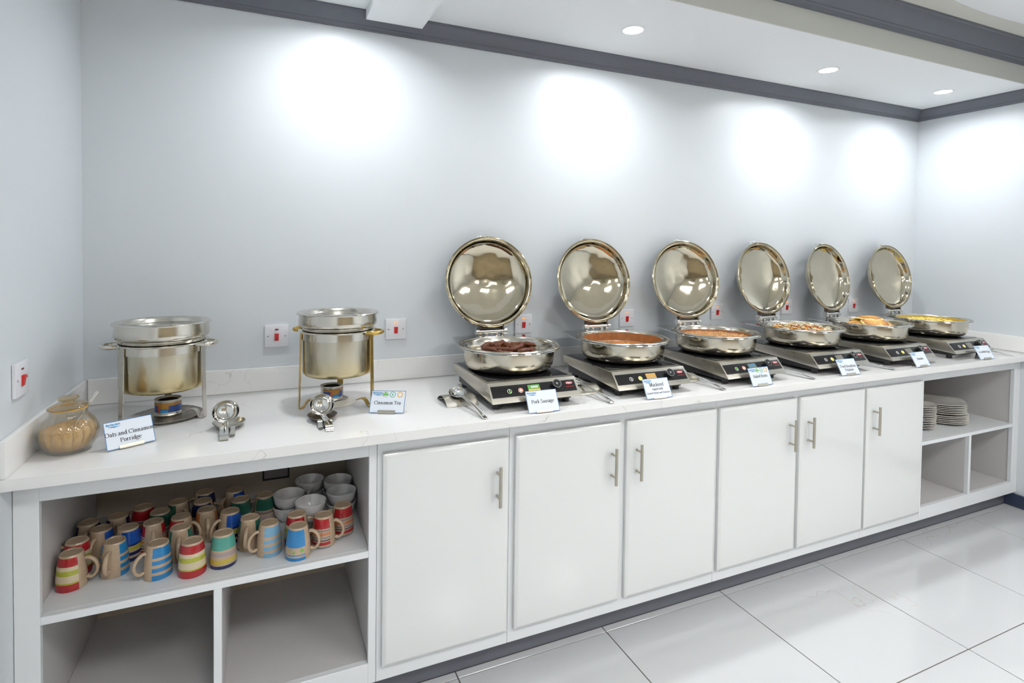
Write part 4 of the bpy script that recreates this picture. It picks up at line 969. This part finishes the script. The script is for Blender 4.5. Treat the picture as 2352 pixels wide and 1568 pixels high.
# ---------------------------------------------------------------- mugs
ZS = .5145
MUGS = [(.085, -.471, -14, 'redgreen', -20, 'red and lime banded mug at the front left corner of the shelf, handle right'),
 (.079, -.398, -15, 'redgreen', 150, 'dark red mug right behind the front left corner mug'),
 (.079, -.282, -14, 'navy', -100, 'dark glazed mug at the back left corner of the shelf'),
 (.125, -.342, -13, 'bluegreen', -118, 'tan and blue mug with handle forward, behind the leftmost blue striped mug'),
 (.152, -.266, -12, 'navy', -88, 'dark mug with forward handle, second in the back row from the left'),
 (.198, -.362, -11, 'bluegreen', -168, 'bright blue mug with lime band, diagonally behind the leftmost blue striped mug'),
 (.179, -.440, -12, 'bluestripe', -112, 'blue striped mug with bare tan front and forward handle, second in the front row'),
 (.296, -.500, -9, 'bluestripe', -158, 'blue striped mug with handle to the left, third in the front row'),
 (.214, -.224, -10, 'redstripe', 150, 'dark red mug at the very back, third in the back row'),
 (.269, -.279, -9, 'green', 60, 'dull green mug behind the bare fronted red striped mug'),
 (.262, -.352, -9, 'redstripe', -90, 'red striped mug with bare tan front, handle straight forward'),
 (.314, -.222, -7, 'green', -60, 'green and tan mug in the back row left of the navy pair'),
 (.336, -.345, -7, 'redstripe', -32, 'dark red mug in the middle of the shelf with handle to the right'),
 (.344, -.420, -7, 'green', -96, 'tan and green mug directly behind the red banded front mug'),
 (.386, -.525, -6, 'redgreen', 70, 'red, cream and lime banded mug, fourth in the front row, no handle showing'),
 (.388, -.170, -5, 'navy', 180, 'navy mug at the back with handle to the left'),
 (.388, -.247, -5, 'navy', 8, 'navy mug just before the rearmost navy mug, handle to the right'),
 (.406, -.320, -5, 'orange', -86, 'tan mug with orange bands and forward handle'),
 (.477, -.362, -3, 'bluegreen', -152, 'bright blue and lime mug behind the teal mug, handle to the left'),
 (.482, -.192, -3, 'bluegreen', -140, 'blue and tan mug at the very back, right of the navy mugs'),
 (.504, -.280, -2, 'green', 60, 'dark green mug between the blue mugs and the rear right green mug'),
 (.580, -.274, 0, 'green', 172, 'dark green banded mug beside the white bowls'),
 (.466, -.508, -3, 'teal', 90, 'teal, yellow and navy banded mug in the front row'),
 (.537, -.433, -1, 'green', -102, 'bare tan mug with forward handle behind the pale blue striped mug'),
 (.593, -.493, 0, 'lightstripe', -160, 'pale blue striped mug in the front row with handle to the left'),
 (.675, -.464, 3, 'redgreen', 2, 'dark red mug directly behind the blue mug with dots'),
 (.675, -.547, 3, 'blueface', -10, 'blue mug with green dots and a thin blue line in the front row'),
 (.754, -.503, 5, 'redstripe', -12, 'red mug with many thin stripes, second from the right end'),
 (.819, -.452, 7, 'redstripe', 172, 'red mug with many thin stripes at the right end of the shelf')]
def mug_body():
    out = [(.0368, 0), (.0372, .003), (.0372, .012), (.0366, .03), (.0350, .05), (.0325, .07), (.0295, .086), (.0278, .093), (.0262, .0950)]
    inn = [(.0225, .0945), (.0218, .0932), (0, .0932), (0, .0890), (.0240, .0880), (.0290, .07), (.0318, .05), (.0334, .03), (.0342, .008), (.0345, 0)]
    return MB().lathe(out + inn, 44, closed=True)
def mug_handle():
    P = cat3([(.0330, 0, .074), (.0420, 0, .0745), (.0560, 0, .064), (.0625, 0, .046), (.0590, 0, .029), (.0490, 0, .0195), (.0395, 0, .021), (.0362, 0, .024)])
    return MB().tube(P, .0056, 10, flat=(.85, 1.15))
def cat3(P, n=4):
    o = []
    for i in range(len(P) - 1):
        p0, p1, p2, p3 = [Vector(q) for q in (P[max(i - 1, 0)], P[i], P[i + 1], P[min(i + 2, len(P) - 1)])]
        for k in range(n):
            t = k / n; o.append(.5 * (2 * p1 + (p2 - p0) * t + (2 * p0 - 5 * p1 + 4 * p2 - p3) * t * t + (3 * p1 - p0 - 3 * p2 + p3) * t ** 3))
    return o + [Vector(P[-1])]
for (x, y, hd, pat, sa, lab) in MUGS:
    t = thing('mug', lab, 'mug', (x, y, ZS), R(sa - hd), 'stoneware mugs upside down on the shelf')
    bdy = part('cup', mug_body, [MUGM[pat]], t, key=('mug', pat), smooth=50)
    part('handle', mug_handle, 'mugtan', t, key='mugh', smooth=60)
    if pat == 'blueface':
        for k, (a, z, r_) in enumerate(((-62, .030, .0052), (-100, .026, .0038), (-120, .032, .0030))):
            q = MB(); vs = []
            for j in range(18):
                b_ = 2 * math.pi * j / 18; aa = R(a) + r_ * math.cos(b_) / .037
                vs.append((.0372 * math.cos(aa), .0372 * math.sin(aa), z + r_ * math.sin(b_)))
            q.add(vs, [tuple(range(18))]); part('painted_dot', q, 'icon_green', bdy, smooth=0)

# ---------------------------------------------------------------- bowls and plates
def bowl_mb(): return MB().lathe([(0, .002), (.022, .002), (.024, 0), (.027, .0005), (.028, .004), (.040, .014), (.0475, .030), (.0508, .050), (.0512, .053), (.0500, .054), (.0480, .050), (.0450, .031), (.0370, .017), (.024, .008), (0, .007)], 48, closed=False)
BL = [('left', .656, -.290), ('rear', .732, -.188), ('back right corner', .829, -.226), ('right', .829, -.332), ('front', .722, -.378)]
for nm, x, y in BL:
    for k in range(2):
        o = part('bowl', bowl_mb, 'ceramic', key='bowl', smooth=50)
        tag(place(o, (x + .001 * k, y, ZS + .0005 + .0375 * k), k), 'white ceramic bowl, %s of the %s pair of stacked bowls' % (('lower', 'upper')[k], nm), 'bowl', 'white bowls stacked on the mug shelf')
def plate_mb(a, b, lift):
    prof = [(0, .003), (.55, .003), (.62, .0045), (.86, .0110), (.985, .0122), (1.0, .0140), (.985, .0156), (.86, .0135), (.62, .0072), (.55, .0055), (0, .0055)]
    n = 56; q = MB()
    def rib(an, z):
        c, s = abs(math.cos(an)), abs(math.sin(an)); return (c ** 2.8 + s ** 2.8) ** (-1 / 2.8)
    return q.lathe(prof, n, closed=False, rib=rib, sx=a, sy=b, fn=lambda x, y, z: (x, y, z - .002 if z < .0046 and abs(x) < .62 * a and abs(y) < .62 * b else z + lift * (abs(x / a) * abs(y / b)) ** 1.5))
ZR = .4957
ORD = ['topmost'] + [o + ' from the top' for o in ('second', 'third', 'fourth', 'fifth', 'sixth', 'seventh', 'eighth', 'ninth', 'tenth', 'eleventh', 'twelfth', 'thirteenth')]
for k in range(13):
    o = part('side_plate', lambda: plate_mb(.089, .089, .006), 'plate', key='plA', smooth=50)
    tag(place(o, (3.958 + .002 * math.sin(k * 2.1), -.428 + .002 * math.cos(k * 1.7), ZR + .0097 * k), R(24)), ORD[12 - k] + ' of the cream square plates stacked by the cabinet door', 'plate', 'square plates stacked on the right shelf')
for k in range(11):
    big = k < 5
    o = part('dinner_plate', (lambda: plate_mb(.142, .142, .010)) if big else (lambda: plate_mb(.131, .131, .010)), 'plate', key='plB' if big else 'plC', smooth=50)
    tag(place(o, (4.226 + .001 * math.sin(k * 2.3), -.392 + .0015 * math.cos(k * 1.9), ZR + .0098 * k + (.003 if not big else 0)), R(33)), ORD[10 - k] + ' of the broad cream plates in the right hand stack', 'plate', 'broad plates stacked on the right shelf')
